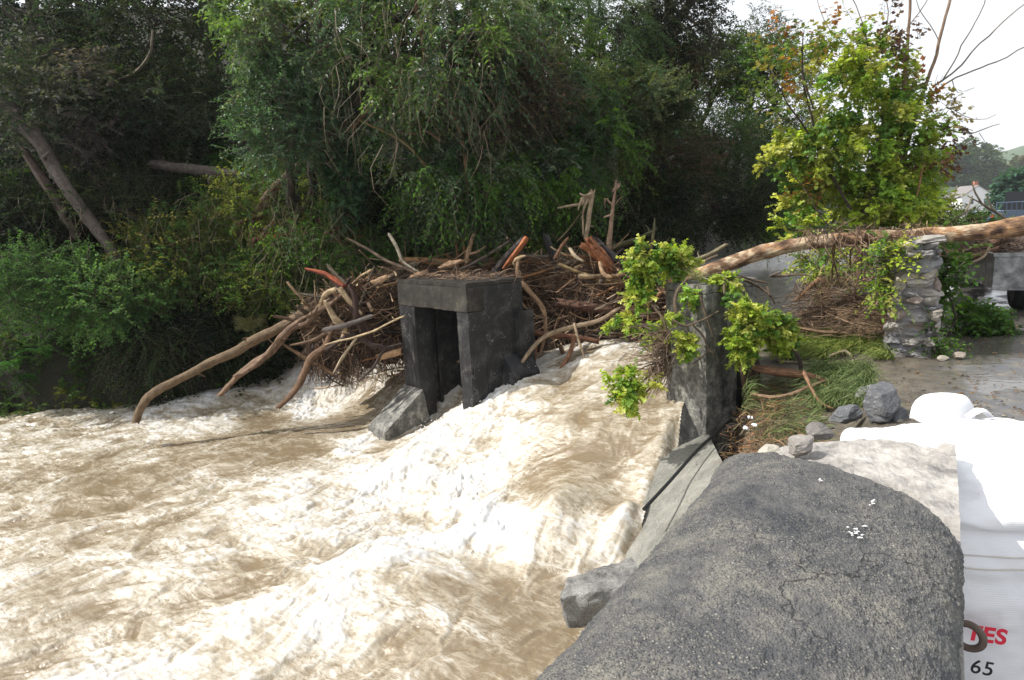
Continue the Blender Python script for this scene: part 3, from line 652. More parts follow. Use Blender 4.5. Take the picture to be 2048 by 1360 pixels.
# sloping apron between pier and parapet
def build_apron():
    T = [atz(1330, 868, -.72), atz(1445, 925, -.58), atz(1470, 1060, -.72), atz(1400, 1230, -.85)]
    Bm = [atz(1322, 905, -.95), atz(1262, 1085, -1.62), atz(1220, 1180, -1.85), atz(1150, 1330, -2.0)]
    # ruled sheet with thickness
    top = np.array([PN*.8+PL*.2+[.0, .1, -1.], PN+[.05, .1, -.84], atz(1445, 925, -.62), atz(1470, 1080, -.75), atz(1470, 1300, -.85)])
    edge = np.array([PN*.8+PL*.2+[.0, -.02, -1.02], atz(1325, 905, -.93), atz(1292, 1030, -1.28), atz(1268, 1105, -1.5), atz(1200, 1300, -2.0)])
    under = edge+np.array([-.5, -.2, -.5])
    k = np.linspace(0, 1, 5)
    def fn(u, v):
        t_ = np.stack([np.interp(u, k, top[:, q]) for q in range(3)], -1); e_ = np.stack([np.interp(u, k, edge[:, q]) for q in range(3)], -1); b_ = np.stack([np.interp(u, k, under[:, q]) for q in range(3)], -1)
        v1 = np.clip(v/.7, 0, 1)[..., None]; v2 = np.clip((v-.7)/.3, 0, 1)[..., None]; P = (t_*(1-v1)+e_*v1)*(1-v2)+b_*v2; P[..., 2] += .012*fbm(P[..., 0]*5, P[..., 1]*5, o=4, s=121)
        return P
    V, F = grid_surface(fn, 90, 50); V2 = V.copy(); V2[:, 2] -= .35; V2[:, 0] += .0
    mb = MB(); mb.add(V, F4=F); mb.add(V2, F4=F[:, ::-1])
    e = np.arange(49); 
    for base in (0, 89*50): mb.add(np.r_[V[base:base+50], V2[base:base+50]], F4=np.c_[e, e+1, e+51, e+50])
    e = np.arange(89)
    for off in (0, 49):
        i = np.arange(90)*50+off; mb.add(np.r_[V[i], V2[i]], F4=np.c_[e, e+1, e+91, e+90])
    o = mb.build('concrete_apron', M_APRON, smooth=False); tag(o, 'rough pale concrete slope between the pier and the parapet wall', 'apron')
    # black hose
    mb = MB(); pts = [(1520, 792, 8.1, 4), (1490, 815, 7.75, 4.3), (1430, 868, 7.05, 4.6), (1395, 900, 6.75, 4.8), (1340, 962, 6.3, 5.2), (1287, 1019, 6.0, 5.6)]
    ptube(mb, pts, rough=.02, sides=12, col=(1, 1, 1)); o = mb.build('hose', M['rubber'], smooth=True); tag(o, 'black rubber hose running down the concrete slope from the pier', 'hose')
    mb = MB(); c = (atz(1240, 1195, -1.45)+atz(1180, 1200, -1.5))/2
    q = [atz(1112, 1200, -1.56), atz(1290, 1165, -1.5), atz(1330, 1135, -1.5)+np.array([.1, .5, 0]), atz(1140, 1165, -1.54)+np.array([-.05, .12, 0])]
    low = [p+np.array([.05, .03, -.5]) for p in q]
    hexa(mb, low+q, cell=.02, amp=.05, nf=5, edge=.07); o = mb.build('concrete_slab', M_SLAB); tag(o, 'grey broken concrete slab edge poking out of the water', 'slab')
build_apron()

# ================================================================== PARAPET WALL (near) and STONE WALL STUB
def build_parapet():
    r = empty('parapet_wall', tuple(uvp(-1.5, -.27, 0)), 'thick parapet wall with rounded pebbly concrete coping in the foreground', 'wall')
    # core with broken top
    mb = MB()
    def top(u, v):   # u along -4.2..0, v across -.55..0
        uu = -4.2+4.2*u; vv = -.56+.56*v
        end = .0*uu
        P = np.stack([W0[0]+UU[0]*uu+VV[0]*vv, W0[1]+UU[1]*uu+VV[1]*vv, np.zeros_like(uu)], -1)
        endshift = -.22*sst(-vv, .2, .56)+.03*fbm(vv*9, vv*3, o=2, s=5); k = sst(u, .85, 1.)
        P = P+(k*endshift)[..., None]*UU
        blk = vn(uu*5.5+.3, vv*6, s=131)
        z = 1.05+.022*fbm(uu*7, vv*7, o=5, s=132)+.010*fbm(uu*32, vv*32, o=3, s=135)+.02*sst(blk, .0, .12)-.03*sst(-vv, .36, .56)-.03*k
        P[..., 2] = z; return P
    V, F = grid_surface(top, 300, 60); mb.add(V, F4=F[:, ::-1], C=(.5, .5, .5))
    nu, nv = 300, 60
    def side(idx, outn, seed):
        L_ = V[idx]; zz = np.linspace(0, 1, 40)
        G = np.repeat(L_[:, None], 40, 1); G[..., 2] = L_[:, None, 2]*(1-zz)+(-2.2)*zz
        c = fbm(G[..., 2]*9, (G[..., 0]+G[..., 1])*3, o=3, s=seed)*.02*sst(zz, 0, .03)[None]
        G = G+outn*c[..., None]; n = len(L_); a = (np.arange(n-1)[:, None]*40+np.arange(39)[None]).ravel()
        mb.add(G.reshape(-1, 3), F4=np.c_[a, a+1, a+41, a+40], C=(.5, .5, .5))
    side(np.arange(nu)*nv, -VV, 3); side(np.arange(nu)*nv+nv-1, VV, 4); side((nu-1)*nv+np.arange(nv), UU, 5); side(np.arange(nv), -UU, 6)
    o = mb.build('stone_core', M_CORE, r); o['label'] = 'pale mortar and stone left bare where the coping has broken off'
    # cope: half-round cap, skewed broken end
    mb = MB()
    def cap(u, v):
        ph = -.12+(np.pi+.24)*v; R0 = .262; cx = -.270
        vv = cx-R0*np.cos(ph); h = .11*np.sin(ph)
        ue = -.80+.30*np.clip(-vv/.55, 0, 1)+.02*fbm(ph*4, ph*0+2, o=3, s=141); uu = -4.15+(ue+4.15)*u
        P = np.stack([W0[0]+UU[0]*uu+VV[0]*vv, W0[1]+UU[1]*uu+VV[1]*vv, 1.062+h], -1)
        nn = fbm(uu*2.2, vv*3, o=4, s=142)*.018+fbm(uu*14, ph*4, o=3, s=143)*.004
        # pebbly grain in the mesh itself
        g_ = np.maximum(0, vn(uu*85, ph*24, s=144))*.0035+np.maximum(0, vn(uu*150+3, ph*43, s=145))*.002
        nn = nn+g_-.03*np.exp(-((u-1)/.006)**2)
        # long mossy crack
        P[..., 2] += nn*np.sin(ph).clip(.2, 1); P[..., :2] += (-(np.cos(ph)*nn)[..., None]*VV[:2])
        return P
    V, F = grid_surface(cap, 900, 240); mb.add(V, F4=F[:, ::-1])
    n = 240; endr = V[(899*240):]; c0 = endr.mean(0); c0[2] = 1.03
    k = np.linspace(0, 1, 14)[:, None, None]; G = endr[None]*(1-k)+np.array([0, 0, 0])+k*np.c_[endr[:, :2], np.full(len(endr), 1.03)][None]
    G = G+(UU*.012)*(fbm(G[..., 0]*30, G[..., 2]*30, o=3, s=146)*np.sin(k[..., 0]*3.14))[..., None]
    a = (np.arange(13)[:, None]*n+np.arange(n-1)[None]).ravel(); mb.add(G.reshape(-1, 3), F4=np.c_[a, a+1, a+n+1, a+n])
    mb.build('coping', M_COPE, r)
    # bird lime splashes, laid as thin blobs on the coping
    mb = MB()
    for (px, py, s_) in ((1718, 1068, 1.), (1745, 1005, .5), (1703, 1060, .7), (1640, 960, .3)):
        for q in range(7):
            a_, b_ = px+rng.normal(0, 9)*s_, py+rng.normal(0, 5)*s_+ (q-3)*2.4*s_
            z = 1.27
            for _ in range(12):
                P = atz(a_, b_, z); vv = float((P-W0)@VV); z = 1.062+.11*math.sqrt(max(0, 1-((vv+.27)/.262)**2))+.009
            rr = rng.uniform(.0018, .0042)*(.4+s_*.6); th = np.linspace(0, 2*np.pi, 9)[:-1]; j = rr*(1+.5*rng.normal(size=8)*.5)
            Vq = np.r_[[P+[0, 0, .002]], P+np.c_[np.cos(th)*j*1.2, np.sin(th)*j*.6, np.zeros(8)]]
            mb.add(Vq, F3=[(0, i+1, (i+1) % 8+1) for i in range(8)])
    mm, t, o_ = nodes('bird_lime'); pbsdf(t, o_, (.75, .75, .74), .8)
    o = mb.build('white_splash', mm, r)
    # edge stones lying on the ledge
    for (px, py, sx, sy, sz, col, lab, nm) in ((1535, 903, .055, .05, .03, (.46, .43, .36), 'pale cream stone lump at the broken end of the parapet', 'stone'), (1600, 893, .10, .07, .045, (.27, .25, .23), 'grey brown flat stone with a slaty edge on the broken parapet end', 'stone')):
        mb = MB(); rock(mb, atz(px, py, 1.06), (sx*1.3, sy*1.3, sz), 1.1, col, seed=int(px)); o = mb.build(nm, M_STONE, smooth=False); tag(o, lab, 'stone')
build_parapet()
# iron ring and bolt on the road side of the wall
mi, t, o_ = nodes('rusty_iron'); g_ = geo(t); pbsdf(t, o_, mixc(t, noise(t, g_, 60), (.05, .035, .028), (.16, .11, .085)), .7, spec=.5)
def ring():
    d = ray(1936, 1272); c0 = np.array([0, 0, EYE]); t_ = (float((W0-c0)@VV)+.022)/float(d@VV); c = c0+d*t_
    mb = MB(); th = np.linspace(R(-150), R(150), 24); e1 = unit(VV*1+UU*-.25); e2 = np.array([0, 0, 1.])
    P = c+e1*(.026*np.cos(th))[:, None]+e2*(.026*np.sin(th))[:, None]
    tube(mb, P, np.full(24, .0075), sides=10, step=.01, rough=.06)
    o = mb.build('iron_hook', mi, smooth=True); tag(o, 'rusty open iron hook fixed to the side of the parapet', 'hook')
ring()

def build_stub():
    base0 = atz(1765, 712, 0); base1 = atz(1862, 712, 0); ax = unit(base1-base0); ln = UU
    wd = np.linalg.norm(base1-base0)
    r = empty('stone_wall_stub', tuple(base0+ax*wd/2), 'broken end of a grey rubble stone wall standing alone under the fallen trunk', 'wall')
    mb = MB(); z = -.08; row = 0; H = 1.32; r2 = np.random.default_rng(5)
    cols = [(.24, .24, .25), (.32, .31, .31), (.20, .20, .22), (.36, .34, .31), (.27, .22, .19), (.40, .36, .31), (.16, .16, .17)]
    while z < H:
        h = r2.uniform(.04, .15)
        lw = wd*(1-.42*(z/H)**1.0*.55); x0 = wd-lw-.0*z; x1 = wd+.02+.05*math.sin(z*4)*.4
        if z > 1.15: x0 += (z-1.15)*1.0
        x = x0+r2.uniform(-.03, .03)
        while x < x1-.03:
            w_ = min(r2.uniform(.10, .30), x1-x+.02)
            d_ = r2.uniform(.25, .40); cy = r2.uniform(-.045, .045)-z*.02
            c = base0+ax*(x+w_/2)+ln*(d_/2+cy*.7)+np.array([0, 0, z+h/2])
            rock(mb, c, (w_*1.22, d_, h*1.35), math.atan2(ax[1], ax[0])+r2.normal(0, .08), cols[r2.integers(7)], rough=.34, seed=int(r2.integers(1e5)), n=14, slab=2.2, tilt=(r2.normal(0, .05), r2.normal(0, .05)))
            x += w_*.97
        z += h*.93; row += 1
    mb.build('rubble_end', M_STONE, r)
    mb = MB()   # the coursed body behind the broken face
    a = base0+ax*.05+ln*.07; b = base1-ax*.01+ln*.07
    hexa(mb, [a+[0, 0, -.3], b+[0, 0, -.3], b+ln*2.6+[0, 0, -.3], a+ln*2.6+[0, 0, -.3], a+ax*.07+[0, 0, 1.2], b+[0, 0, 1.2], b+ln*2.6+[0, 0, 1.15], a+ax*.07+ln*2.6+[0, 0, 1.15]], cell=.06, amp=.025, nf=7, col=(.25, .24, .24)); mb.build('wall_body', M_STONE, r)
    mb = MB(); c = base0+ax*.32+ln*.3+np.array([0, 0, 1.30]); rock(mb, c, (.34, .45, .13), math.atan2(ax[1], ax[0]), (.12, .12, .125), seed=77); mb.build('cap_stone', M_STONE, r)
build_stub()

# ================================================================== VEGETATION
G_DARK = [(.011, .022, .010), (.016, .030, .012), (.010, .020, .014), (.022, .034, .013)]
G_BLUE = [(.035, .080, .045), (.045, .10, .052), (.065, .13, .065), (.035, .085, .03)]
G_ASH = [(.060, .11, .055), (.085, .135, .075), (.14, .18, .125), (.085, .15, .035), (.040, .080, .042)]
G_MID = [(.06, .13, .025), (.085, .17, .03), (.045, .105, .025)]
G_YEL = [(.13, .17, .03), (.17, .20, .04), (.09, .14, .03), (.20, .19, .05)]
G_BROWN = [(.075, .055, .035), (.055, .05, .03), (.09, .06, .04), (.05, .06, .03), (.10, .075, .03)]
G_IVY = [(.27, .36, .045), (.33, .40, .07), (.19, .31, .045), (.40, .42, .11), (.10, .20, .04)]
G_MAPLE = [(.30, .13, .04), (.35, .20, .05), (.20, .18, .05), (.24, .09, .05), (.28, .24, .06)]
BARKC = (.075, .06, .045)
def base_of(c):
    """ground point under a crown"""
    x, y = float(c[0]), float(c[1])
    for _ in range(60):
        if float(bank_s(np.array([x]), np.array([y]))[0]) > .7: break
        x -= .06; y += .12
    return np.array([x, y, float(hill_z(np.array([x]), np.array([y]))[0])])
def tree(name, label, cat, c, r, ncl, ntw, lpt, tl, droop, ll, lw, cols, kind='quad', mat=None, base=None, bark=BARKC, tr=.12, up=.4, cr=.35, group=None, ctint=.35, shell=.35, twcol=(.10, .08, .055), twr=.004, limbs=10, lean=0.):
    c = np.asarray(c, float); base = base_of(c) if base is None else np.asarray(base, float)
    o = empty(name, tuple(base-[0, 0, .05]), label, cat, group)
    cen, d = ell_pts(c, r, ncl, shell)
    lf, tw = MB(), MB()
    sprays(lf, tw, cen, d, cr, ntw, lpt, tl, droop, ll, lw, cols, kind, up=up, cvar=ctint, twr=twr, twcol=twcol)
    tk = MB(); top = c+np.array([0, 0, r[2]*.35]); mid = (base*.55+c*.45)+np.append(rng.normal(0, .12, 2), 0)+np.array([lean, 0, 0])
    tube(tk, [base-[0, 0, .3], mid, c-[0, 0, r[2]*.2], top], [tr, tr*.8, tr*.55, tr*.25], bark, sides=9, step=.25, rough=.15, wob=.05)
    for k in rng.choice(ncl, min(limbs, ncl), replace=False):
        t_ = rng.uniform(.15, .9); s0 = (c-[0, 0, r[2]*.5])*(1-t_)+top*t_; e = cen[k]; mm = (s0+e)/2+rng.normal(0, .1, 3)+[0, 0, .12*np.linalg.norm(e-s0)]
        tube(tk, [s0, mm, e], [tr*.33, tr*.2, tr*.07], bark, sides=5, step=.3, rough=.1)
    tk.build('trunk', M_BARK, o, smooth=True)
    if tw.V: tw.build('twigs', M_TWIG, o)
    lf.build('crown', mat or M_LEAF, o)
    return o
def T(name, label, px, py, dep, rx, rz, kindset, **k):
    """place a tree by where its crown centre stands"""
    P = at(px, py, dep); K = dict(cat='tree', ry=rx*.8)
    a = dict(ncl=70, ntw=11, lpt=11, tl=.55, droop=.35, ll=.075, lw=.05, cols=G_DARK, cr=.4); a.update(kindset); a.update(k)
    ry = a.pop('ry', rx*.8); cat = a.pop('cat', 'tree')
    return tree(name, label, cat, P, (rx, ry, rz), **a)
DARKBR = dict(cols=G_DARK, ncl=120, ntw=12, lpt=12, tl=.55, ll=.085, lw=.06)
BLUEISH = dict(cols=G_BLUE, ncl=110, ntw=13, lpt=12, tl=.45, ll=.06, lw=.042, droop=.2)
ASH = dict(cols=G_ASH, ncl=90, ntw=12, lpt=13, tl=.42, ll=.11, lw=.05, droop=.5, up=.15, cr=.25, mat=M_LEAFG, twcol=(.20, .15, .10))
ASHD = dict(cols=[tuple(x*.75 for x in q) for q in G_ASH]+G_MID, ncl=90, ntw=12, lpt=12, tl=.5, ll=.105, lw=.048, droop=.5, up=.1, cr=.28)
BRN = dict(cols=G_BROWN+G_DARK, ncl=100, ntw=11, lpt=11, tl=.5, ll=.075, lw=.06)
GW = 'trees of the dark wood across the river'
def wood():
    # far layer: keeps the wood closed up the hill
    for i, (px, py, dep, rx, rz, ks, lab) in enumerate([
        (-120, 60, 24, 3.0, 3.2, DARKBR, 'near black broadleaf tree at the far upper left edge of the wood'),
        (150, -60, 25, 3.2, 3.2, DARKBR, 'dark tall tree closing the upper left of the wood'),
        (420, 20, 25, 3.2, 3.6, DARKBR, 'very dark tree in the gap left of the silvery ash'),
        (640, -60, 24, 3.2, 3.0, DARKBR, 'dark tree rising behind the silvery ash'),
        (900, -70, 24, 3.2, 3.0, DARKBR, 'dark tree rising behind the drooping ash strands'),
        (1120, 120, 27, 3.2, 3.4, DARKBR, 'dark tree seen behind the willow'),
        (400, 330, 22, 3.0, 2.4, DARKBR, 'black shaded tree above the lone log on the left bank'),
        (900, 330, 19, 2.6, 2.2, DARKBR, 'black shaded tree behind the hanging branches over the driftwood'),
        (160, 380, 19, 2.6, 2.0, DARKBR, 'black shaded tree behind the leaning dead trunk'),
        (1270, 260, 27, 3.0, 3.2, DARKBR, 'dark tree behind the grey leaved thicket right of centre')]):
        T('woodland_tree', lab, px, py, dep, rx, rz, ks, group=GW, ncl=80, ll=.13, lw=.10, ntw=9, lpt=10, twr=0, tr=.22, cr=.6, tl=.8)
    S = [
     ('yew_tree', 'fine leaved bluish yew like tree in the top left corner', 70, 60, 16.5, 2.6, 1.9, BLUEISH, dict(cols=[(.028, .05, .036), (.036, .062, .046), (.02, .04, .03)], tl=.5)),
     ('broadleaf_tree', 'dark green broadleaf tree second from the top left corner', 300, 70, 17.5, 2.2, 1.8, DARKBR, dict(cols=G_DARK+[(.05, .09, .035)])),
     ('elder_tree', 'tree with dusty greyish purple leaves left of the leaning trunk', 110, 210, 15.0, 1.9, 1.1, BRN, dict(cols=[(.06, .065, .06), (.045, .06, .045), (.08, .07, .075), (.03, .05, .03)], ll=.09)),
     ('elder_tree', 'tree with dusty leaves just above the lone log', 300, 230, 16.0, 1.8, 1.0, DARKBR, dict(cols=G_DARK+[(.04, .06, .04)])),
     ('ash_tree', 'silvery green ash tree catching light at the top left of centre', 640, 70, 13.5, 1.75, 1.7, ASH, dict(ncl=130)),
     ('holly_bush_tree', 'dense bluish green small leaved tree below the silvery ash', 580, 240, 13.0, 1.05, .95, BLUEISH, dict(mat=M_LEAFG, ncl=100)),
     ('maple_sapling', 'sapling with yellowish leaves at the top left tip of the silvery ash', 545, 25, 14.5, .5, .35, BLUEISH, dict(cols=G_YEL, ncl=14, ll=.08, lw=.07)),
     ('ash_tree', 'drooping ash tree with long hanging leafy strands at the centre', 880, 110, 12.9, 1.9, 1.7, ASH, dict(ncl=135, droop=.8, tl=.5, shell=.25, ntw=11)),
     ('ash_tree', 'ash tree with slender twigs left of the willow', 1080, 120, 14.5, 1.4, 1.8, ASH, dict(ncl=80)),
     ('willow_tree', 'soft feathery pale green willow at the top centre', 1180, 60, 18.0, 1.9, 1.6, ASHD, dict(cols=[(.075, .12, .06), (.09, .14, .075), (.06, .10, .05)], ll=.10, lw=.02, droop=.9, lpt=22, ncl=120, twr=0)),
     ('ivy_clad_tree', 'tall dark ivy clad tree standing against the sky at the top', 1335, 30, 19.0, 1.45, 1.5, DARKBR, dict(cols=[(.02, .03, .02), (.035, .045, .035), (.05, .05, .045)], cr=.3, ncl=110, tr=.2, lean=.4)),
     ('brown_leaved_tree', 'brown leaved tree below the tall dark ivy clad tree', 1290, 160, 19.5, 1.6, 1.0, BRN, dict(ncl=110)),
     ('hawthorn_tree', 'dark green hawthorn under the open sky left of the bright ivy tree', 1450, 120, 24.0, 1.9, 1.2, DARKBR, dict(cols=[(.035, .06, .025), (.05, .08, .03)])),
     ('sycamore_tree', 'sycamore turning yellow behind the bright ivy tree', 1545, 190, 23.0, 1.6, 1.9, DARKBR, dict(cols=G_YEL[:3]+G_MID+[(.06, .09, .03)])),
     ('thin_birch_tree', 'thin grey topped tree against the sky behind the hawthorn', 1530, 90, 30.0, 1.2, 1.2, BRN, dict(cols=[(.10, .10, .09), (.07, .08, .06)], ncl=45)),
     ('hazel_tree', 'hazel with layered pale edged leaves right of centre', 1270, 210, 16.0, 1.35, .65, BLUEISH, dict(cols=[(.06, .09, .045), (.09, .11, .06), (.04, .07, .04)], ll=.09, lw=.065)),
     ('twiggy_thicket', 'bare brown twiggy thicket beside the drooping ash', 1010, 190, 13.2, .95, .85, BRN, dict(ncl=60, lpt=3, ntw=26, tl=.6, twr=.004, twcol=(.075, .05, .04))),
     ('grey_leaved_bush', 'grey green leaved bush right of the twiggy thicket', 1170, 280, 14.5, 1.0, .9, ASHD, dict(ncl=75)),
     ('ash_bush', 'ash branches hanging low over the driftwood heap', 930, 370, 12.9, 1.25, .7, ASHD, dict(ncl=85, droop=.9)),
     ('ash_bush', 'small leaved ash branches low beside the twin upright dead sticks', 1090, 370, 13.6, .95, .75, ASHD, dict(ncl=70)),
     ('round_bush', 'rounded dark green bush left of the bright ivy tree', 1440, 300, 21.0, 1.5, 1.1, BLUEISH, dict(cols=[(.03, .065, .025), (.04, .08, .03)], ncl=120)),
     ('brown_bush', 'reddish brown leaved bush left of the rounded dark green bush', 1325, 330, 18.5, 1.4, 1.1, BRN, dict(cols=[(.05, .035, .028), (.04, .045, .025), (.03, .05, .025), (.07, .045, .035)])),
     ('dark_bush', 'shaded bush hanging over the upstream water left of the bright ivy tree', 1430, 415, 21.0, 2.0, .95, DARKBR, dict(ncl=110)),
     ('dark_bush', 'shaded bush hanging over the water behind the spiked stump', 1260, 420, 17.5, 1.7, .95, DARKBR, dict(ncl=110)),
     ('dark_bush', 'shaded bush behind the left end of the driftwood heap', 800, 430, 14.6, 1.5, .75, DARKBR, dict(cols=G_DARK+[(.04, .08, .03)])),
     ('ivy_column', 'tree stem smothered in small bluish ivy leaves left of the hanging branches', 690, 350, 13.2, .32, 1.1, BLUEISH, dict(ncl=60, tl=.2, cr=.16, ll=.05, lw=.05, kind='ivy', mat=M_LEAFG)),
     ('sunlit_bush', 'leafy tree behind the fallen trunk between the dark wood and the ivy tree', 1560, 400, 24.0, 1.3, 1.4, DARKBR, dict(cols=G_MID)),
    ]
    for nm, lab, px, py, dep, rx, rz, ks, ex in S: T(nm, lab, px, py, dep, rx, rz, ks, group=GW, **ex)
    # hidden uphill neighbours outside the frame: the wood goes on and shades the slope
    for (x, y, h) in ((-19, 20, 9.5), (-24, 27, 11), (-15, 24, 11), (-26, 19, 8)):
        P = np.array([x, y, h+1.5]); tree('woodland_tree', 'tall tree of the wood beyond the left edge', 'tree', P, (3.6, 3.4, 3.8), 70, 8, 9, .9, .3, .2, .16, G_DARK, twr=0, tr=.25, cr=.9, group=GW)
wood()

def bushes():
    U = [
     ('nettle_patch', 'fresh green nettle patch spilling over the bank at the left edge', 70, 560, 13.6, 1.3, .55, BLUEISH, dict(cols=[(.06, .14, .045), (.085, .18, .055)], ll=.06, lw=.035, kind='quad')),
     ('bramble_bush', 'green bramble bush leaning out over the water at the left', 215, 600, 13.8, 1.3, .55, BLUEISH, dict(cols=[(.06, .14, .045), (.08, .17, .045), (.10, .18, .06)], ll=.065, lw=.05)),
     ('bramble_bush', 'yellowish bramble bush in the middle of the left bank', 335, 520, 14.3, 1.3, .65, BLUEISH, dict(cols=G_YEL+G_MID+G_MID)),
     ('bramble_bush', 'dark trailing bramble bush hanging low above the white water', 330, 700, 13.7, 1.0, .5, BLUEISH, dict(cols=G_DARK+[(.04, .08, .03)], droop=1.)),
     ('hawthorn_bush', 'mixed green and tawny bush above the upper end of the long log', 560, 560, 14.2, 1.1, .55, BLUEISH, dict(cols=G_MID+G_YEL[:1]+[(.09, .08, .04)])),
     ('bramble_bush', 'bramble with a few reddish leaves left of the driftwood heap', 640, 480, 13.8, .8, .5, BRN, dict(cols=G_MID+[(.12, .05, .04), (.05, .09, .04)], ncl=60)),
     ('elder_bush', 'bush with sparse yellow green leaves and bare shoots near the lone log', 480, 420, 14.4, .9, .6, BLUEISH, dict(cols=G_YEL+G_MID, ncl=40)),
     ('bramble_bush', 'dark bramble bush at the far left above the nettle patch', 60, 440, 14.8, 1.4, .6, DARKBR, dict(cols=G_DARK)),
     ('ivy_mound', 'low dark mound of undergrowth below the leaning dead trunk', 250, 420, 15.0, 1.4, .5, BLUEISH, dict(cols=G_DARK+[(.05, .08, .03)])),
     ('ivy_mound', 'shaded undergrowth at the water edge under the long log', 520, 690, 14.2, .9, .35, DARKBR, dict(ncl=60)),
     ('weed_clump', 'small bright green clump behind the pale splintered roots', 745, 520, 13.3, .45, .28, BLUEISH, dict(cols=G_MID+[(.06, .13, .04)], ncl=30)),
    ]
    for nm, lab, px, py, dep, rx, rz, ks, ex in U: T(nm, lab, px, py, dep, rx, rz, ks, cat='bush', group='bushes on the far bank', tr=.02, limbs=6, **ex)
    # closed ground cover
    n = 2600; a = rng.uniform(0, 1, n)**.9; s_ = np.where(rng.uniform(size=n) < .2, rng.uniform(-.35, .4, n), rng.uniform(-.25, 6.5, n)); k = a*6.6+1
    i = np.clip(k.astype(int), 0, len(BANK)-2); t = (k-i)[:, None]; P = BANK[i]*(1-t)+BANK[i+1]*t; D = unit(BANK[i+1]-BANK[i]); Nn = np.c_[-D[:, 1], D[:, 0]]
    Q = P+Nn*s_[:, None]; h = .25+.4*sst(fbm(Q[:, 0]*.9, Q[:, 1]*.9, o=3, s=161), -.3, .4)
    C = np.c_[Q, hill_z(Q[:, 0], Q[:, 1])+h*rng.uniform(.3, 1, n)]
    tone = fbm(Q[:, 0]*.6, Q[:, 1]*.6, o=3, s=163)
    pal = np.array([(.018, .040, .012), (.05, .11, .026), (.085, .17, .04), (.19, .23, .04)]); cc = pal[np.clip(((tone+.5)*3.6+rng.normal(0, .5, n)).astype(int), 0, 3)]*rng.uniform(.7, 1.3, (n, 1))
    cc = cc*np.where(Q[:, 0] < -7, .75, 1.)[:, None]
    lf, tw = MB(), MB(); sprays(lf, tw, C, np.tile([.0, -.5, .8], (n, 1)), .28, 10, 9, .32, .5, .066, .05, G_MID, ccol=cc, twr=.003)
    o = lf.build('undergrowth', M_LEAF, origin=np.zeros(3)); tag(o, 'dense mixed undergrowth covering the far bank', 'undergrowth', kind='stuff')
    o = tw.build('undergrowth_stems', M_TWIG, origin=np.zeros(3)); tag(o, 'thin brown stems tangled through the undergrowth of the far bank', 'stems', kind='stuff')
    # ferns
    def fern(P, nfr, L, col, lab):
        mb = MB(); n = nfr; az = rng.uniform(0, 2*np.pi, n); k = 26; u = np.linspace(.08, 1, k)
        d = np.c_[np.cos(az), np.sin(az), np.full(n, .75)]; pts = P+d[:, None]*(L*u)[None, :, None]*rng.uniform(.7, 1.2, (n, 1, 1)); pts[..., 2] -= L*.95*u**2
        Tn = unit(np.gradient(pts, axis=1)); S = unit(np.cross(Tn, [0, 0, 1.]))
        for sg in (1, -1):
            m_ = n*k; ln = np.tile(L*.30*np.sin(np.pi*np.clip(u, 0, 1)**.8)+.008, n)
            leaves(mb, pts.reshape(m_, 3), (S*sg+Tn*.35).reshape(m_, 3)+rng.normal(0, .05, (m_, 3)), np.tile([0, 0, 1.], (m_, 1))+rng.normal(0, .2, (m_, 3)), ln, np.full(m_, L*.05), palette([col], m_))
        o = mb.build('fern', M_LEAF); tag(o, lab, 'fern', 'ferns on the far bank')
    for px, py, d, L, n, col, lab in ((25, 730, 13.75, .5, 9, (.06, .16, .03), 'bright fern at the left edge just above the water'), (75, 705, 13.8, .45, 8, (.05, .14, .03), 'bright fern arching right of the leftmost fern'), (45, 755, 13.7, .4, 7, (.03, .09, .02), 'darker fern drooping under the two bright ferns'),
        (400, 295, 16.2, .7, 12, (.03, .09, .02), 'fern in the shade above the lone log'), (440, 320, 16.0, .6, 10, (.035, .10, .025), 'fern touching the top of the lone log'), (350, 400, 15.4, .6, 10, (.025, .07, .02), 'fern in the shade below the lone log')):
        fern(at(px, py, d), n, L, np.array(col), lab)
    # tawny grass tuft
    mb = MB(); P = at(505, 665, 13.7); n = 420; az = rng.uniform(0, 6.28, n); e = P+np.c_[np.cos(az)*.34, np.sin(az)*.34, rng.uniform(.05, .38, n)]; st = P+rng.normal(0, .05, (n, 3))
    bulk_twigs(mb, st, e, np.c_[np.zeros((n, 2)), np.full(n, .09)], np.full(n, .004), palette([(.22, .20, .07), (.14, .18, .05), (.26, .20, .10)], n)); o = mb.build('grass_tuft', M_TWIG); tag(o, 'tawny grass tuft above the middle of the long log', 'grass tuft')
bushes()

# dead trunks and creepers in the wood
DBR, MBR, ORB, PAL, BLK, GRY = (.07, .045, .035), (.17, .105, .06), (.34, .17, .07), (.50, .38, .23), (.022, .018, .016), (.20, .165, .115)
def limb(name, pts, label, cat, col, group=None, mat=None, sides=10, ecol=None, parent=None, **k):
    mb = MB(); k.setdefault('rough', .14); k.setdefault('step', .07); k.setdefault('jag', .5); k.setdefault('wob', .012)
    lists = pts if isinstance(pts[0], list) else [pts]
    for q in lists:
        C_ = ptube(mb, q, sides=sides, col=col, ecol=ecol, **k)
        if len(C_) > 6:
            for _ in range(int(rng.integers(1, 4))):
                i = int(rng.integers(2, len(C_)-2)); r_ = q[0][3]*.70*q[0][2]/FPX*rng.uniform(.3, .6); dd = unit(rng.normal(size=3)+np.array([0, -.4, .2])); L_ = r_*rng.uniform(2.5, 9)
                tube(mb, [C_[i], C_[i]+dd*L_*.6, C_[i]+dd*L_+rng.normal(0, .2, 3)*L_], [r_, r_*.7, r_*.35], col, sides=6, step=.04, rough=.25, jag=.8, ecol=ecol)
    o = mb.build(name, mat or M_BARK, parent, smooth=True)
    if parent is None: tag(o, label, cat, group)
    return o
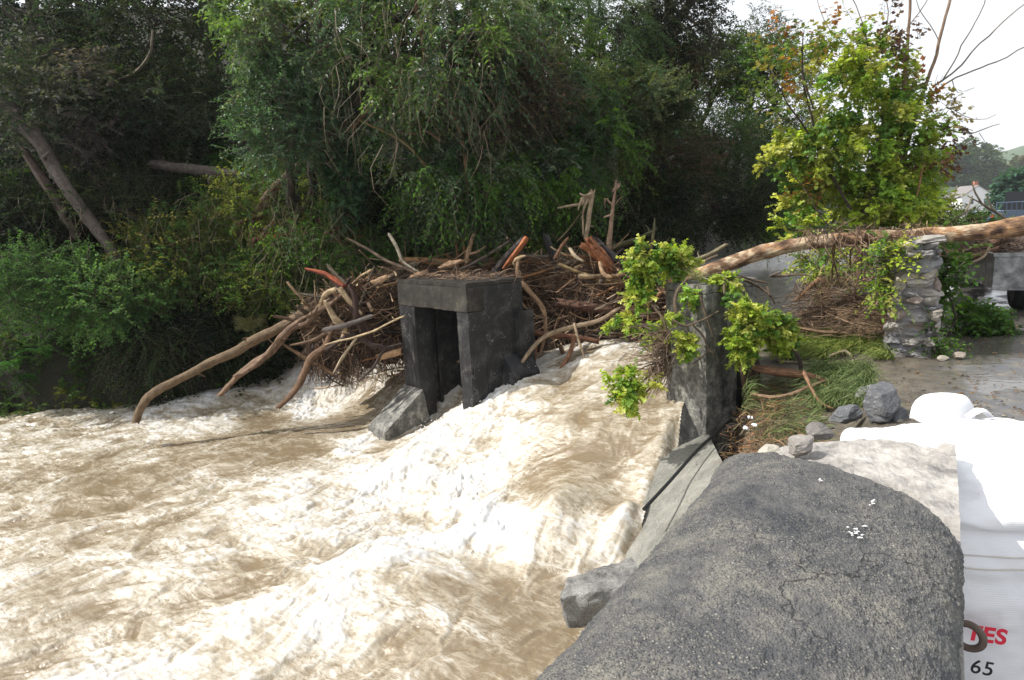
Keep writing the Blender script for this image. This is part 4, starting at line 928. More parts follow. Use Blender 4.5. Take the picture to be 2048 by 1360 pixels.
limb('leaning_dead_tree', [(-60, 140, 14.2, 22), (60, 260, 14.0, 20), (110, 340, 13.9, 18), (165, 420, 13.8, 17), (235, 515, 13.8, 14)], 'long dead trunk leaning down from the upper left edge', 'trunk', (.14, .115, .10))
limb('broken_stump', [(45, 295, 14.3, 8), (80, 350, 14.3, 14), (120, 410, 14.2, 15), (150, 470, 14.1, 14)], 'jagged rotten stump just below the leaning dead trunk', 'stump', (.10, .07, .055))
limb('rotten_stem', [(195, 360, 14.6, 9), (230, 410, 14.4, 12), (280, 440, 14.3, 8)], 'short rotten stem right of the jagged stump', 'stem', (.10, .08, .06))
limb('fallen_log', [(310, 330, 15.2, 13), (380, 338, 15.0, 14), (440, 345, 14.8, 14), (500, 355, 14.6, 9)], 'lone dark fallen log lying level on the wooded slope', 'log', (.12, .10, .085))
limb('crooked_tree', [(590, 340, 14.2, 13), (535, 395, 14.1, 14), (512, 450, 14.0, 15), (500, 560, 14.0, 15)], 'orange brown crooked stem left of the ivy column', 'stem', (.13, .08, .035))
limb('ash_limb', [[(700, 260, 12.8, 5), (780, 180, 12.6, 7), (850, 185, 12.5, 7), (900, 215, 12.4, 6), (925, 290, 12.3, 4), (935, 390, 12.2, 3)], [(860, 185, 12.5, 4), (842, 70, 12.6, 4), (830, -20, 12.6, 5)]], 'orange brown bare limb arching through the drooping ash', 'branch', (.22, .12, .065), sides=7)
limb('ash_limb', [(640, 290, 12.9, 15), (700, 240, 12.9, 14), (725, 180, 12.9, 14), (735, 90, 13, 15), (700, 0, 13.1, 15), (690, -60, 13.1, 15)], 'thick dark ash trunk rising behind the silvery leaves', 'trunk', (.06, .045, .03))
limb('ash_limb', [(735, 60, 12.9, 12), (790, 40, 12.9, 8), (860, 10, 12.9, 7)], 'dark side limb forking from the thick ash trunk', 'branch', (.05, .04, .03))
limb('dark_limb', [(1300, 90, 19, 10), (1340, 60, 18.9, 13), (1390, -10, 18.9, 12)], 'dark limb of the ivy clad tree crossing the sky gap', 'branch', (.03, .025, .02))
limb('hanging_branch', [(720, 240, 12.6, 4), (800, 280, 12.4, 4), (850, 330, 12.3, 4), (870, 370, 12.2, 3)], 'thin yellowish branch curving down from the bird nest like tuft', 'branch', (.20, .15, .06), sides=6)
limb('hanging_branch', [(790, 262, 12.4, 2.5), (830, 268, 12.4, 3), (850, 260, 12.4, 3), (880, 280, 12.3, 3)], 'thin bare branch bowing over the dark hollow', 'branch', (.20, .12, .08), sides=6)
limb('hanging_branch', [(215, 165, 15, 3), (270, 145, 14.9, 4), (300, 105, 14.9, 4), (305, 60, 15, 3)], 'slender crooked branch in the upper left wood', 'branch', (.12, .10, .06), sides=6)
def creepers():
    n = 420; z = []
    def zone(x0, x1, y0, y1, d0, d1, n, L, col, rad=.0045):
        px = rng.uniform(x0, x1, n); py = rng.uniform(y0, y1, n); dd = rng.uniform(d0, d1, n)
        P0 = np.array([at(a, b, c) for a, b, c in zip(px, py, dd)]); Lq = rng.uniform(.5, 1.3, n)*L
        P1 = P0+np.c_[rng.normal(0, .25, n)*L, rng.normal(0, .1, n)*L, -Lq*rng.uniform(.5, 1, n)]
        z.append((P0, P1, np.c_[rng.normal(0, .15, (n, 2))*L, rng.normal(-.05, .1, n)*L], rad*rng.uniform(.5, 1.2, n), palette(col, n)))
    zone(640, 1000, -40, 300, 11.3, 12.2, 120, 1.0, [(.20, .15, .10), (.15, .12, .08), (.26, .19, .13)])
    zone(520, 700, 340, 560, 12.6, 13.2, 170, .8, [(.15, .13, .06), (.11, .09, .055)])
    zone(0, 560, 380, 620, 13.2, 13.8, 160, .6, [(.10, .08, .05), (.16, .12, .08)], .004)
    zone(1050, 1250, 180, 400, 13.3, 14.2, 90, .7, [(.11, .09, .06)])
    mb = MB()
    for a in z: bulk_twigs(mb, *a)
    o = mb.build('creepers', M_TWIG, origin=np.zeros(3)); tag(o, 'thin bare creepers and shoots hanging through the far trees', 'creepers', kind='stuff')
creepers()

# ================================================================== DRIFTWOOD HEAP
RID = np.array([(-3.55, 11.9), (-2.6, 12.1), (-1.2, 12.5), (.2, 12.3), (1.3, 11.6), (2.2, 11.0), (2.9, 10.3)])
RZT = np.array([.35, .80, 1.0, .98, 1.02, .80, .45]); RZW = np.array([.3, .42, .5, .75, .9, .8, .5])
def ridge(t):
    k = t*(len(RID)-1); q = np.arange(len(RID)); return np.stack([np.interp(k, q, RID[:, 0]), np.interp(k, q, RID[:, 1])], -1), np.interp(k, q, RZT), np.interp(k, q, RZW)
def heap():
    def fn(u, v):
        P, zt, wd = ridge(u); w_ = (v-.5)*2.2
        n = fbm(u*14, w_*2, o=4, s=171)
        z = zt-.22-(zt+.55+.9*(1-sst(u, .3, .5)))*np.clip(np.abs(w_)*1.12, 0, 1.2)**2.4+.22*n-.5*(sst(u, .04, 0)+sst(u, .96, 1))
        z = np.maximum(z, -.42-.25*vn(u*23, w_*3, s=5)-1.2*sst(u, .42, .55))
        return np.stack([P[..., 0], P[..., 1]+w_*wd, z], -1)
    V, F = grid_surface(fn, 160, 50)
    o = MB().add(V, F4=F).build('debris_core', soil_mat('debris_mat', (.010, .007, .005), (.035, .022, .014), (.06, .038, .022), 9.), smooth=True); tag(o, 'dark packed mat of flood debris inside the driftwood heap', 'flood debris', kind='stuff')
    n = 17000; t = rng.uniform(0, 1, n); P, zt, wd = ridge(t); w_ = -np.abs(rng.normal(0, .5, n)); k = rng.uniform(size=n) < .3; w_[k] *= -1; w_ = np.clip(w_, -1.05, .8)
    c = np.c_[P[:, 0], P[:, 1]+w_*wd, zt-.12-(zt+.55)*np.abs(w_)**2.4+rng.uniform(-.08, .2, n)]
    # keep clear of the tower's volume
    L = rng.exponential(.22, n)+.08; d = unit(rng.normal(size=(n, 3))*[1, .6, .55]); b = rng.normal(size=(n, 3))*(.09*L)[:, None]
    col = palette([(.06, .04, .028), (.14, .085, .05), (.24, .15, .085), (.03, .02, .015), (.38, .27, .17), (.10, .06, .038), (.20, .11, .06)], n)
    mb = MB(); bulk_twigs(mb, c-d*L[:, None]/2, c+d*L[:, None]/2, b, np.clip(rng.lognormal(-5.25, .5, n), .0025, .018), col)
    n = 900; t = rng.uniform(0, .42, n); P, zt, wd = ridge(t); c = np.c_[P[:, 0], P[:, 1]-wd*rng.uniform(.7, 1.1, n), rng.uniform(-.5, -.1, n)]; bulk_twigs(mb, c, c+np.c_[rng.normal(-.05, .15, n), rng.normal(-.08, .08, n), -rng.uniform(.15, .6, n)], rng.normal(0, .05, (n, 3)), np.clip(rng.lognormal(-5.1, .5, n), .003, .02), palette([(.10, .06, .04), (.20, .12, .07), (.05, .035, .025)], n))
    n = 260; q = rng.uniform(size=(n, 2)); N0 = atz(932, 570, .9)*[1, 1, 0]; c = N0+fa*(q[:, :1]*1.9)+fb_*(q[:, 1:]*.95+.12)+[0, 0, .945]; d = unit(rng.normal(size=(n, 3))*[1, 1, .12]); bulk_twigs(mb, c, c+d*rng.uniform(.1, .4, (n, 1)), np.abs(rng.normal(0, .03, (n, 3))), rng.uniform(.003, .009, n), palette([(.10, .06, .04), (.24, .15, .09), (.05, .035, .025)], n))
    o = mb.build('flood_twigs', M_TWIG, origin=np.zeros(3)); tag(o, 'tangle of brown twigs and roots packed in the driftwood heap', 'twigs', kind='stuff')
    # single sticks one can tell apart as sticks
    zones = [('left', 0, .30, 'stick', 'short broken stick jammed in the left part of the driftwood heap', 80), ('top', .30, .62, 'stick', 'short broken stick lying on the heap behind the concrete tower', 65), ('right', .62, 1., 'stick', 'short broken stick jammed in the heap between tower and pier', 105)]
    for zn, t0, t1, nm, lab, cnt in zones:
        for q in range(cnt):
            t_ = np.array([rng.uniform(t0, t1)]); P, zt, wd = ridge(t_); w_ = -abs(rng.normal(0, .55)) if rng.uniform() < .8 else rng.uniform(0, .4); w_ = max(w_, -1.05)
            c = np.array([P[0, 0], P[0, 1]+w_*wd[0], zt[0]-.06-(zt[0]+.55)*abs(w_)**2.4+rng.uniform(.02, .2)]); c[1] -= .08
            L = rng.uniform(.28, 1.2); r0 = min(.05, rng.lognormal(-4.15, .5))*(.7+L*.4); d = unit(rng.normal(size=3)*[1, .55, .5])
            cq = [PAL, MBR, DBR, ORB, MBR, GRY, (.24, .15, .08), BLK][rng.integers(8)]; cq = tuple(np.array(cq)*rng.uniform(.7, 1.2))
            mb = MB(); m0 = c+rng.normal(size=3)*.035*L
            tube(mb, [c-d*L/2, m0, c+d*L/2+rng.normal(size=3)*.05], [r0, r0*.9, r0*rng.uniform(.35, .8)], cq, sides=6, step=.1, rough=.2, wob=.02, jag=.7, ecol=tuple(np.array(PAL)*1.1))
            if rng.uniform() < .3: tube(mb, [m0, m0+unit(rng.normal(size=3)+d)*L*.3], [r0*.5, r0*.2], cq, sides=5, step=.08, rough=.2)
            o = mb.build('driftwood_stick', M_BARK, smooth=True); tag(o, lab, nm, 'sticks in the driftwood heap, '+zn+' part')
    # bark chips and pale chunks
heap()
HG = 'logs and big branches of the driftwood heap'
def H(name, pts, label, cat='branch', col=MBR, **k): return limb(name, pts, label, cat, col, HG, **k)
o = H('long_log', [(272, 842, 11.0, 11), (300, 792, 11.1, 13), (380, 748, 11.3, 13), (480, 697, 11.5, 13.5), (580, 645, 11.7, 14), (650, 602, 11.9, 15), (700, 588, 12.0, 15)], 'long straight brown log slanting down from the heap to the white water at the left', 'log', (.21, .145, .08), sides=14, wob=.015)
H('splintered_branch', [[(440, 782, 11.2, 9), (490, 735, 11.3, 11), (545, 700, 11.4, 10), (590, 660, 11.5, 8), (650, 615, 11.6, 7), (690, 585, 11.7, 6)], [(470, 750, 11.2, 5), (530, 705, 11.25, 7), (600, 640, 11.4, 5), (660, 600, 11.5, 4)]], 'torn branch with peeling bark just below the long straight log', 'branch', (.26, .17, .11), rough=.4, wob=.05)
H('curved_branch', [(560, 814, 10.9, 7), (600, 765, 11.0, 9), (622, 718, 11.1, 10), (650, 695, 11.2, 9), (662, 655, 11.3, 7)], 'smooth brown branch curving down into the water left of the tower', 'branch', (.22, .13, .075))
H('dark_root', [[(618, 541, 11.5, 5), (660, 556, 11.4, 8), (690, 585, 11.3, 11), (708, 620, 11.3, 14), (730, 655, 11.3, 13), (745, 690, 11.3, 8)], [(745, 690, 11.3, 6), (720, 655, 11.2, 9), (712, 600, 11.2, 8), (700, 575, 11.2, 4)]], 'dark wet root with a raw red torn tip standing up left of the tower', 'root', (.07, .035, .025), rough=.35, mat=M_WET)
mbx = MB(); ptube(mbx, [(612, 538, 11.45, 2.5), (650, 548, 11.38, 6.5), (686, 572, 11.3, 8.5)], sides=8, col=(.36, .09, .035), rough=.4, jag=.5); ox = mbx.build('torn_tip', M_BARK, smooth=True); tag(ox, 'raw red torn root tip above the dark root left of the tower', 'root', HG)
H('pale_root', [[(640, 612, 11.2, 5), (652, 588, 11.2, 8), (680, 578, 11.2, 9), (700, 600, 11.2, 8), (722, 625, 11.2, 5)], [(650, 605, 11.1, 5), (670, 640, 11.1, 9), (690, 655, 11.1, 7), (678, 690, 11.1, 3)]], 'pale stripped root looping over the upper end of the long log', 'root', PAL, rough=.35)
H('splintered_plank', [(656, 688, 10.9, 6), (700, 678, 10.9, 7), (750, 660, 10.9, 8), (805, 634, 10.9, 7)], 'pale splintered plank shaped limb lying across beside the tower', 'branch', (.58, .46, .28), flat=.4)
H('splinter', [(668, 744, 10.9, 3), (685, 715, 10.9, 8), (710, 678, 11.0, 6)], 'white pointed splinter hanging down left of the tower', 'splinter', (.62, .52, .36), flat=.5)
H('grey_branch', [(655, 658, 11.0, 7), (690, 650, 11.0, 7), (740, 632, 11.1, 6)], 'short grey cut branch in front of the dark root', 'branch', (.16, .14, .13))
H('thin_branch', [(720, 762, 10.7, 3), (745, 735, 10.8, 4), (770, 700, 10.9, 4), (800, 690, 11, 4)], 'thin dark branch poking down over the left fall', 'branch', DBR)
H('low_root', [(580, 690, 11.2, 3), (620, 683, 11.2, 5), (660, 665, 11.3, 6), (700, 670, 11.3, 6)], 'thin brown root reaching left above the left fall', 'root', MBR)
H('cut_log', [(655, 700, 11.0, 5), (700, 670, 11.1, 6), (745, 690, 11.1, 7), (790, 700, 11.2, 7)], 'dark crooked root behind the splintered plank', 'root', DBR)
H('cut_chunk', [(762, 715, 10.9, 9), (798, 704, 10.9, 10)], 'pale chunk of wood with torn fibres wedged against the tower', 'wood chunk', (.48, .30, .16))
H('long_stick', [(695, 477, 12.4, 3), (740, 500, 12.3, 4), (775, 522, 12.1, 5), (820, 540, 12.0, 5), (856, 558, 11.9, 4)], 'long thin branch slanting down to the tower roof', 'branch', (.22, .16, .11))
H('white_stick', [(780, 470, 12.2, 4.5), (792, 492, 12.1, 5), (806, 522, 12.1, 4), (838, 545, 12, 3)], 'white stripped stick pointing up left above the tower', 'stick', (.66, .60, .46))
H('orange_log', [(802, 520, 12.3, 9), (860, 523, 12.3, 9), (935, 524, 12.3, 8)], 'smooth orange log lying level behind the tower roof', 'log', (.38, .22, .10), sides=12)
H('forked_stub', [[(932, 520, 12.1, 7), (942, 490, 12.1, 7), (948, 470, 12.1, 5)], [(938, 508, 12.1, 4), (955, 503, 12.1, 5), (967, 494, 12.1, 4)]], 'forked pale stub rising over the tower roof', 'stub', (.42, .29, .17))
H('grey_stick', [(920, 540, 12.0, 4), (960, 520, 12.0, 4), (1015, 484, 12.0, 3.5)], 'straight grey stick slanting up right over the tower roof', 'stick', (.22, .18, .14))
H('split_log', [(985, 553, 11.6, 11), (1015, 515, 11.5, 13), (1046, 482, 11.4, 11)], 'black log with a raw orange split face leaning above the tower corner', 'log', (.035, .025, .022), mat=M_WET)
mbx = MB(); ptube(mbx, [(1008, 535, 11.42, 4), (1028, 510, 11.36, 8), (1050, 480, 11.3, 9)], sides=8, col=(.45, .16, .06), rough=.35, jag=.5); ox = mbx.build('wood_sliver', M_BARK, smooth=True); tag(ox, 'raw orange sliver torn along the leaning black log', 'wood sliver', HG)
H('black_post', [(1110, 530, 11.7, 10), (1100, 500, 11.7, 10), (1092, 473, 11.7, 10)], 'short black charred looking post standing on the heap', 'post', BLK, mat=M_WET, sides=12)
def big_stump():
    r = empty('split_stump', tuple(at(1215, 555, 11.2)), 'thick split stump with a raw orange face and black bark on top of the heap', 'stump', HG)
    mb = MB(); ptube(mb, [(1262, 562, 11.5, 12), (1230, 532, 11.35, 24), (1190, 495, 11.2, 26)], sides=16, col=(.03, .022, .018), rough=.22, jag=.25, step=.05); mb.build('bark_side', M_WET, r, smooth=True)
    mb = MB(); a, b, c, d = at(1172, 482, 10.85), at(1183, 472, 10.98), at(1238, 538, 11.05), at(1212, 548, 10.92)
    def fn(u, v):
        P = a*((1-u)*(1-v))[..., None]+b*((1-u)*v)[..., None]+c*(u*v)[..., None]+d*(u*(1-v))[..., None]
        st_ = np.floor(v*7+fbm(u*3, v*3, o=2, s=3)*.8)/7
        n = .035*vn(st_*19, np.floor(u*6+st_*9)*1.7, s=181)+.012*fbm(u*30, v*7, o=3, s=182)
        return P+np.array([-.25, -.85, .3])*n[..., None]*1.6
    V, F = grid_surface(fn, 60, 40); cc = np.array([.40, .16, .07])*(1+.35*vn(V[:, 0]*40, V[:, 2]*40, s=7))[:, None]; mb.add(V, F4=F, C=cc)
    mb2 = MB(); ptube(mb, [(1176, 492, 11.0, 15), (1205, 515, 11.05, 17), (1228, 545, 11.1, 12)], sides=12, col=(.40, .17, .075), rough=.3, jag=.4, step=.04)
    mb.build('raw_wood', M_BARK, r)
big_stump()
H('upright_root', [[(1172, 475, 11.6, 7), (1178, 430, 11.6, 7), (1184, 385, 11.6, 7)], [(1180, 388, 11.6, 5), (1168, 405, 11.6, 5), (1150, 410, 11.6, 4), (1116, 416, 11.6, 2.5)], [(1182, 392, 11.6, 4), (1165, 398, 11.55, 5), (1158, 420, 11.55, 2)], [(1176, 400, 11.6, 4), (1166, 420, 11.55, 3), (1168, 470, 11.6, 2.5)], [(1184, 386, 11.6, 4), (1172, 392, 11.5, 4), (1162, 388, 11.5, 2)]], 'pale upright root trunk with a torn root crown at its top', 'root', (.42, .33, .22))
H('upright_stick', [[(1216, 500, 11.5, 8), (1221, 450, 11.5, 6), (1228, 400, 11.5, 4), (1232, 363, 11.5, 2.5)], [(1226, 412, 11.5, 4), (1219, 405, 11.5, 3), (1211, 398, 11.5, 2), (1211, 415, 11.5, 2)], [(1228, 412, 11.5, 1.5), (1242, 394, 11.5, 1)]], 'tall thin upright stick with a short crooked side twig', 'stick', (.38, .26, .18))
H('mossy_branch', [(1226, 494, 11.8, 8), (1260, 484, 11.8, 8), (1290, 472, 11.8, 6), (1312, 460, 11.8, 4)], 'mossy bent branch right of the tall upright stick', 'branch', (.10, .10, .04))
H('spike', [(1303, 500, 11.4, 5), (1306, 465, 11.4, 4.5), (1309, 437, 11.4, 1.5)], 'pointed mossy spike rising behind the ivy', 'stub', (.15, .14, .07))
H('wire_branch', [(1115, 482, 11.8, 2.5), (1140, 455, 11.8, 2.5), (1170, 415, 11.7, 2)], 'thin yellow branch leaning against the upright root', 'branch', (.20, .17, .08), sides=6)
H('pale_curl', [(1040, 545, 11.0, 5), (1030, 525, 10.9, 6), (1040, 515, 10.9, 6), (1050, 512, 10.9, 3)], 'pale curled root end above the tower corner', 'root', (.52, .38, .22))
H('yellow_branch', [(1120, 530, 11.2, 5), (1160, 545, 11.1, 6), (1200, 558, 11.0, 6.5), (1252, 563, 10.9, 7)], 'yellowish branch with a pale broken end lying across the heap', 'branch', (.34, .25, .12))
H('drooping_branch', [(1035, 520, 10.9, 5), (1036, 552, 10.8, 7), (1058, 580, 10.7, 8), (1085, 615, 10.7, 7), (1090, 665, 10.6, 5), (1080, 710, 10.5, 3)], 'branch drooping past the right corner of the tower', 'branch', (.34, .22, .13))
H('long_branch', [[(1000, 777, 10.0, 4), (1030, 748, 10.1, 5), (1062, 700, 10.2, 6), (1095, 670, 10.3, 7), (1140, 655, 10.4, 7), (1200, 642, 10.5, 7), (1235, 617, 10.6, 5)], [(1150, 650, 10.4, 4), (1160, 690, 10.2, 4), (1172, 720, 10.1, 2)]], 'long pale knobbly branch bending down from the heap to the chute', 'branch', (.38, .29, .19))
H('floating_log', [(1056, 664, 10.7, 9), (1120, 672, 10.6, 9), (1196, 683, 10.5, 8)], 'brown log with a cut orange end just above the chute', 'log', (.20, .09, .05), ecol=(.5, .25, .12), sides=12, jag=.15)
H('buried_log', [(1125, 608, 11.1, 14), (1200, 618, 10.9, 15), (1300, 630, 10.6, 14)], 'thick reddish brown log half buried in the heap beside the pier', 'log', (.13, .065, .04), sides=14)
H('red_stick', [(1120, 742, 10.2, 5), (1140, 705, 10.3, 7), (1150, 675, 10.4, 5)], 'reddish peeled stick poking down towards the chute', 'stick', (.32, .16, .09))
H('root_end', [(1068, 742, 10.4, 5), (1070, 712, 10.5, 7), (1072, 690, 10.6, 5)], 'stubby reddish root touching the water beside the tower', 'root', (.28, .13, .06))
H('cut_end', [(1200, 528, 10.9, 6), (1212, 552, 10.8, 7), (1260, 545, 10.8, 4)], 'pale bent branch with an orange tip under the split stump', 'branch', (.50, .34, .2))
H('pale_splinter', [(1142, 500, 11.0, 4), (1150, 512, 10.95, 6), (1165, 522, 10.9, 3)], 'small pale splinter in front of the black post', 'splinter', (.58, .48, .32))
H('side_stub', [(1110, 515, 11.3, 4), (1122, 492, 11.3, 5), (1134, 478, 11.3, 4)], 'short reddish stub beside the black post', 'stub', (.30, .16, .09))
for (px, py, rr, lab) in ((905, 528, 14, 'pale torn root plate behind the tower roof'), (840, 548, 11, 'pale broken chunk at the left edge of the tower roof'), (868, 555, 9, 'orange brown wood chunk on the tower roof'), (760, 560, 10, 'tan wood chunk at the left of the tower roof')):
    H('wood_chunk', [(px-rr*1.3, py+rr*.4, 11.7, rr*.5), (px, py, 11.65, rr*.8), (px+rr*1.2, py-rr*.5, 11.6, rr*.4)], lab, 'wood chunk', (.50, .33, .20), rough=.5)
H('leaning_branch', [(1382, 525, 9.9, 5), (1412, 512, 9.9, 6), (1450, 490, 9.9, 5.5)], 'grey green broken branch lying beside the end of the fallen trunk', 'branch', (.26, .23, .14))
H('leaning_branch', [(1370, 545, 9.7, 4), (1410, 525, 9.7, 4), (1435, 513, 9.7, 3)], 'thin grey branch under the broken grey green branch', 'branch', (.26, .20, .15))

# ------------------------------------------------------------------ the big fallen trunk
def big_log():
    pts = [(a, b, c, r_*1.2) for a, b, c, r_ in [(1385, 552, 9.6, 13), (1420, 540, 9.5, 16), (1470, 522, 9.3, 18), (1530, 502, 9.1, 17), (1600, 487, 8.8, 16), (1700, 479, 8.45, 17), (1800, 474, 8.1, 18), (1850, 470, 7.95, 18), (1920, 466, 7.8, 19), (2000, 456, 7.65, 21), (2080, 446, 7.5, 24), (2250, 425, 7.2, 28)]]
    r = empty('fallen_tree', tuple(at(1385, 552, 9.6)), 'long fallen tree trunk with stripped orange patches resting on the stone wall stub', 'fallen trunk')
    def col(P, V, L, th):
        c = np.array([.27, .165, .095]); q = V
        a = fbm(q[:, 0]*2.2, q[:, 1]*2.2, q[:, 2]*5, o=3, s=191); b = fbm(q[:, 0]*7, q[:, 1]*7, q[:, 2]*11, o=3, s=192)
        out = np.tile(c, (len(V), 1)); k = sst(a, .02, .2)[:, None]; out = out*(1-k)+np.array([.52, .31, .16])*k
        k = sst(b, .14, .26)[:, None]; out = out*(1-k)+np.array([.66, .52, .36])*k
        k = sst(-b, .2, .4)[:, None]; out = out*(1-k)+np.array([.10, .055, .035])*k
        return out
    mb = MB(); ptube(mb, pts, sides=36, col=col, rough=.09, step=.03, wob=.012, jag=.3, seed=515); mb.build('trunk', M_BARK, r, smooth=True)
    # torn bark and caught roots wrapped round the middle
    mb = MB(); n = 260; t = rng.uniform(0, 1, n); px = 1600+260*t; P = np.array([at(a, 482-8*(a-1600)/200, 8.7-.7*(a-1600)/250) for a in px]); a = rng.uniform(-.2, 2.4, n)
    off = np.c_[np.zeros(n), -np.sin(a)*.125, np.cos(a)*.125]; e = off+rng.normal(0, .12, (n, 3))-[0, .03, .12]
    bulk_twigs(mb, P+off, P+e, rng.normal(0, .04, (n, 3))+off*.35, rng.uniform(.003, .008, n), palette([(.16, .10, .06), (.09, .06, .04), (.24, .16, .10)], n)); o = mb.build('caught_roots', M_TWIG, r)
    mb = MB()
    for q in range(9):
        px = rng.uniform(1660, 1850); d = 8.45-.0018*(px-1700); py = 480-.06*(px-1700)
        ptube(mb, [(px, py-16, d-.05, 3), (px+rng.normal(0, 8), py, d-.16, 4), (px+rng.normal(0, 12), py+22, d-.1, 3), (px+rng.normal(0, 15), py+50+rng.uniform(0, 50), d, 2)], sides=6, col=MBR, rough=.2, wob=.01)
    mb.build('hanging_roots', M_BARK, r, smooth=True)
big_log()

# ================================================================== IVY ON THE PIER
def ivy_clump(name, label, blobs, n_l=26, ll=.046, stems=None, cols=G_IVY, cat='ivy', flowers=True, group='ivy growing over the pier', twr=.004, mat=None):
    """blobs: (px, py, depth, rx px, ry px, clusters)"""
    lf, tw, fl = MB(), MB(), MB(); first = None
    for px, py, d, rx, ry, nc in blobs:
        c = at(px, py, d); first = c if first is None else first; r = np.array([rx*d/FPX, rx*d/FPX*.75, ry*d/FPX])
        cen, dd = ell_pts(c, r, nc, .25)
        sprays(lf, tw, cen, dd, .06, 8, 8, .13, .15, ll, ll*.95, cols, 'ivy', up=.45, cvar=.25, twr=twr*.6, twcol=(.12, .09, .05), fall=.35)
        if flowers:
            k = dd[:, 2] > -.1; q = cen[k]+dd[k]*.1+[0, 0, .03]; m_ = 26
            if len(q):
                Q = np.repeat(q, m_, 0); v = unit(rng.normal(size=Q.shape)); leaves(fl, Q+v*.004, v, rng.normal(size=Q.shape), np.full(len(Q), .022), np.full(len(Q), .009), palette([(.30, .34, .08), (.24, .30, .06)], len(Q)))
    o = empty(name, tuple(first), label, cat, group); lf.build('leaves', mat or M_LEAFG, o); tw.build('twigs', M_TWIG, o)
    if fl.V: fl.build('flowers', M_LEAF, o)
    if stems:
        mb = MB()
        for q in stems: ptube(mb, q, sides=7, col=(.15, .11, .07), rough=.2, wob=.012, step=.04)
        mb.build('stems', M_BARK, o, smooth=True)
    return o
def ivies():
    ivy_clump('ivy', 'large flowering ivy clump rising above the left top corner of the pier', [(1282, 535, 8.15, 26, 42, 26), (1345, 518, 8.3, 36, 24, 28), (1272, 590, 8.1, 24, 26, 14), (1370, 535, 8.2, 14, 14, 6)],
              stems=[[(1300, 620, 8.1, 4), (1310, 580, 8.2, 4), (1300, 530, 8.2, 3)], [(1370, 570, 8.2, 4), (1345, 550, 8.3, 3), (1340, 520, 8.3, 3)]])
    ivy_clump('ivy', 'big flowering ivy bush bulging from the right face of the pier', [(1500, 640, 7.55, 34, 38, 34), (1545, 660, 7.6, 38, 28, 30), (1482, 690, 7.5, 26, 24, 16), (1570, 690, 7.7, 24, 14, 10), (1463, 600, 7.7, 8, 12, 3)],
              stems=[[(1495, 800, 7.75, 7), (1488, 740, 7.6, 8), (1495, 690, 7.55, 6)], [(1505, 810, 7.8, 6), (1500, 750, 7.7, 6), (1515, 700, 7.6, 5)], [(1482, 720, 7.5, 3), (1500, 650, 7.5, 3)], [(1478, 700, 7.6, 4), (1470, 640, 7.7, 4), (1450, 590, 8, 4)]])
    ivy_clump('ivy', 'ivy tuft hanging over the middle of the pier face', [(1368, 690, 7.5, 16, 18, 11), (1345, 645, 7.6, 8, 6, 2)],
              stems=[[(1345, 640, 7.5, 3), (1372, 650, 7.45, 3.5), (1400, 640, 7.5, 3), (1440, 625, 7.6, 2.5)], [(1385, 650, 7.5, 3), (1408, 675, 7.5, 3), (1418, 700, 7.45, 3), (1430, 708, 7.45, 2)], [(1418, 700, 7.45, 2), (1400, 718, 7.45, 2), (1385, 728, 7.45, 1.5)]])
    ivy_clump('ivy', 'small ivy rosette just under the top edge of the pier', [(1376, 592, 7.75, 8, 10, 5)],
              stems=[[(1372, 560, 7.85, 4), (1356, 580, 7.75, 5.5), (1350, 610, 7.65, 5.5), (1362, 640, 7.6, 5)], [(1372, 560, 7.85, 4), (1410, 553, 7.85, 4), (1450, 556, 8.0, 4.5), (1480, 552, 8.1, 4)], [(1398, 570, 7.7, 2.5), (1405, 610, 7.6, 3), (1418, 650, 7.55, 2.5), (1428, 675, 7.5, 1.5)]], flowers=False)
    ivy_clump('ivy', 'sparse ivy sprig trailing left from the pier towards the chute', [(1255, 645, 8.1, 22, 8, 7), (1215, 655, 8.2, 12, 4, 2), (1320, 655, 7.9, 16, 10, 4), (1305, 690, 7.8, 16, 12, 4)],
              stems=[[(1335, 690, 7.7, 4), (1310, 665, 7.8, 3), (1270, 650, 8.0, 2.5), (1215, 655, 8.2, 1.5)], [(1340, 700, 7.7, 4), (1325, 640, 7.8, 3.5), (1300, 610, 8, 3)]], flowers=False)
    ivy_clump('ivy', 'dangling ivy sprig hanging lowest over the brown chute', [(1252, 792, 7.3, 28, 20, 19), (1240, 765, 7.35, 28, 10, 6), (1300, 770, 7.35, 10, 10, 2), (1255, 745, 7.4, 8, 8, 2)],
              stems=[[(1340, 715, 7.6, 4), (1318, 745, 7.5, 3), (1300, 775, 7.4, 2.5), (1270, 800, 7.35, 2)], [(1335, 720, 7.6, 3), (1290, 735, 7.45, 2), (1255, 755, 7.35, 1.5)], [(1330, 720, 7.6, 3), (1300, 750, 7.4, 2), (1265, 775, 7.3, 1.5)]], flowers=False)
    ivy_clump('ivy', 'thin ivy strand lying across the top of the pier', [(1460, 565, 7.9, 22, 9, 7), (1425, 560, 7.9, 10, 7, 3)],
              stems=[[(1440, 556, 8.0, 4), (1490, 562, 8.05, 4.5), (1520, 575, 8.1, 4), (1540, 590, 8.0, 3.5), (1547, 605, 8.0, 2.5)], [(1400, 552, 7.95, 3), (1450, 545, 8.1, 3.5), (1500, 556, 8.2, 3), (1535, 565, 8.2, 3)], [(1450, 590, 7.6, 3), (1448, 570, 7.75, 4), (1456, 550, 8, 4)], [(1535, 572, 8.1, 3), (1540, 592, 8.0, 3)]], flowers=False)
    # bare ivy stems spilling left from the pier, and roots on its foot
    mb = MB(); n = 240; px0, py0 = rng.normal(1334, 7, n), rng.uniform(660, 745, n); px1 = px0-rng.gamma(2.2, 17, n); py1 = py0+rng.uniform(-25, 75, n)
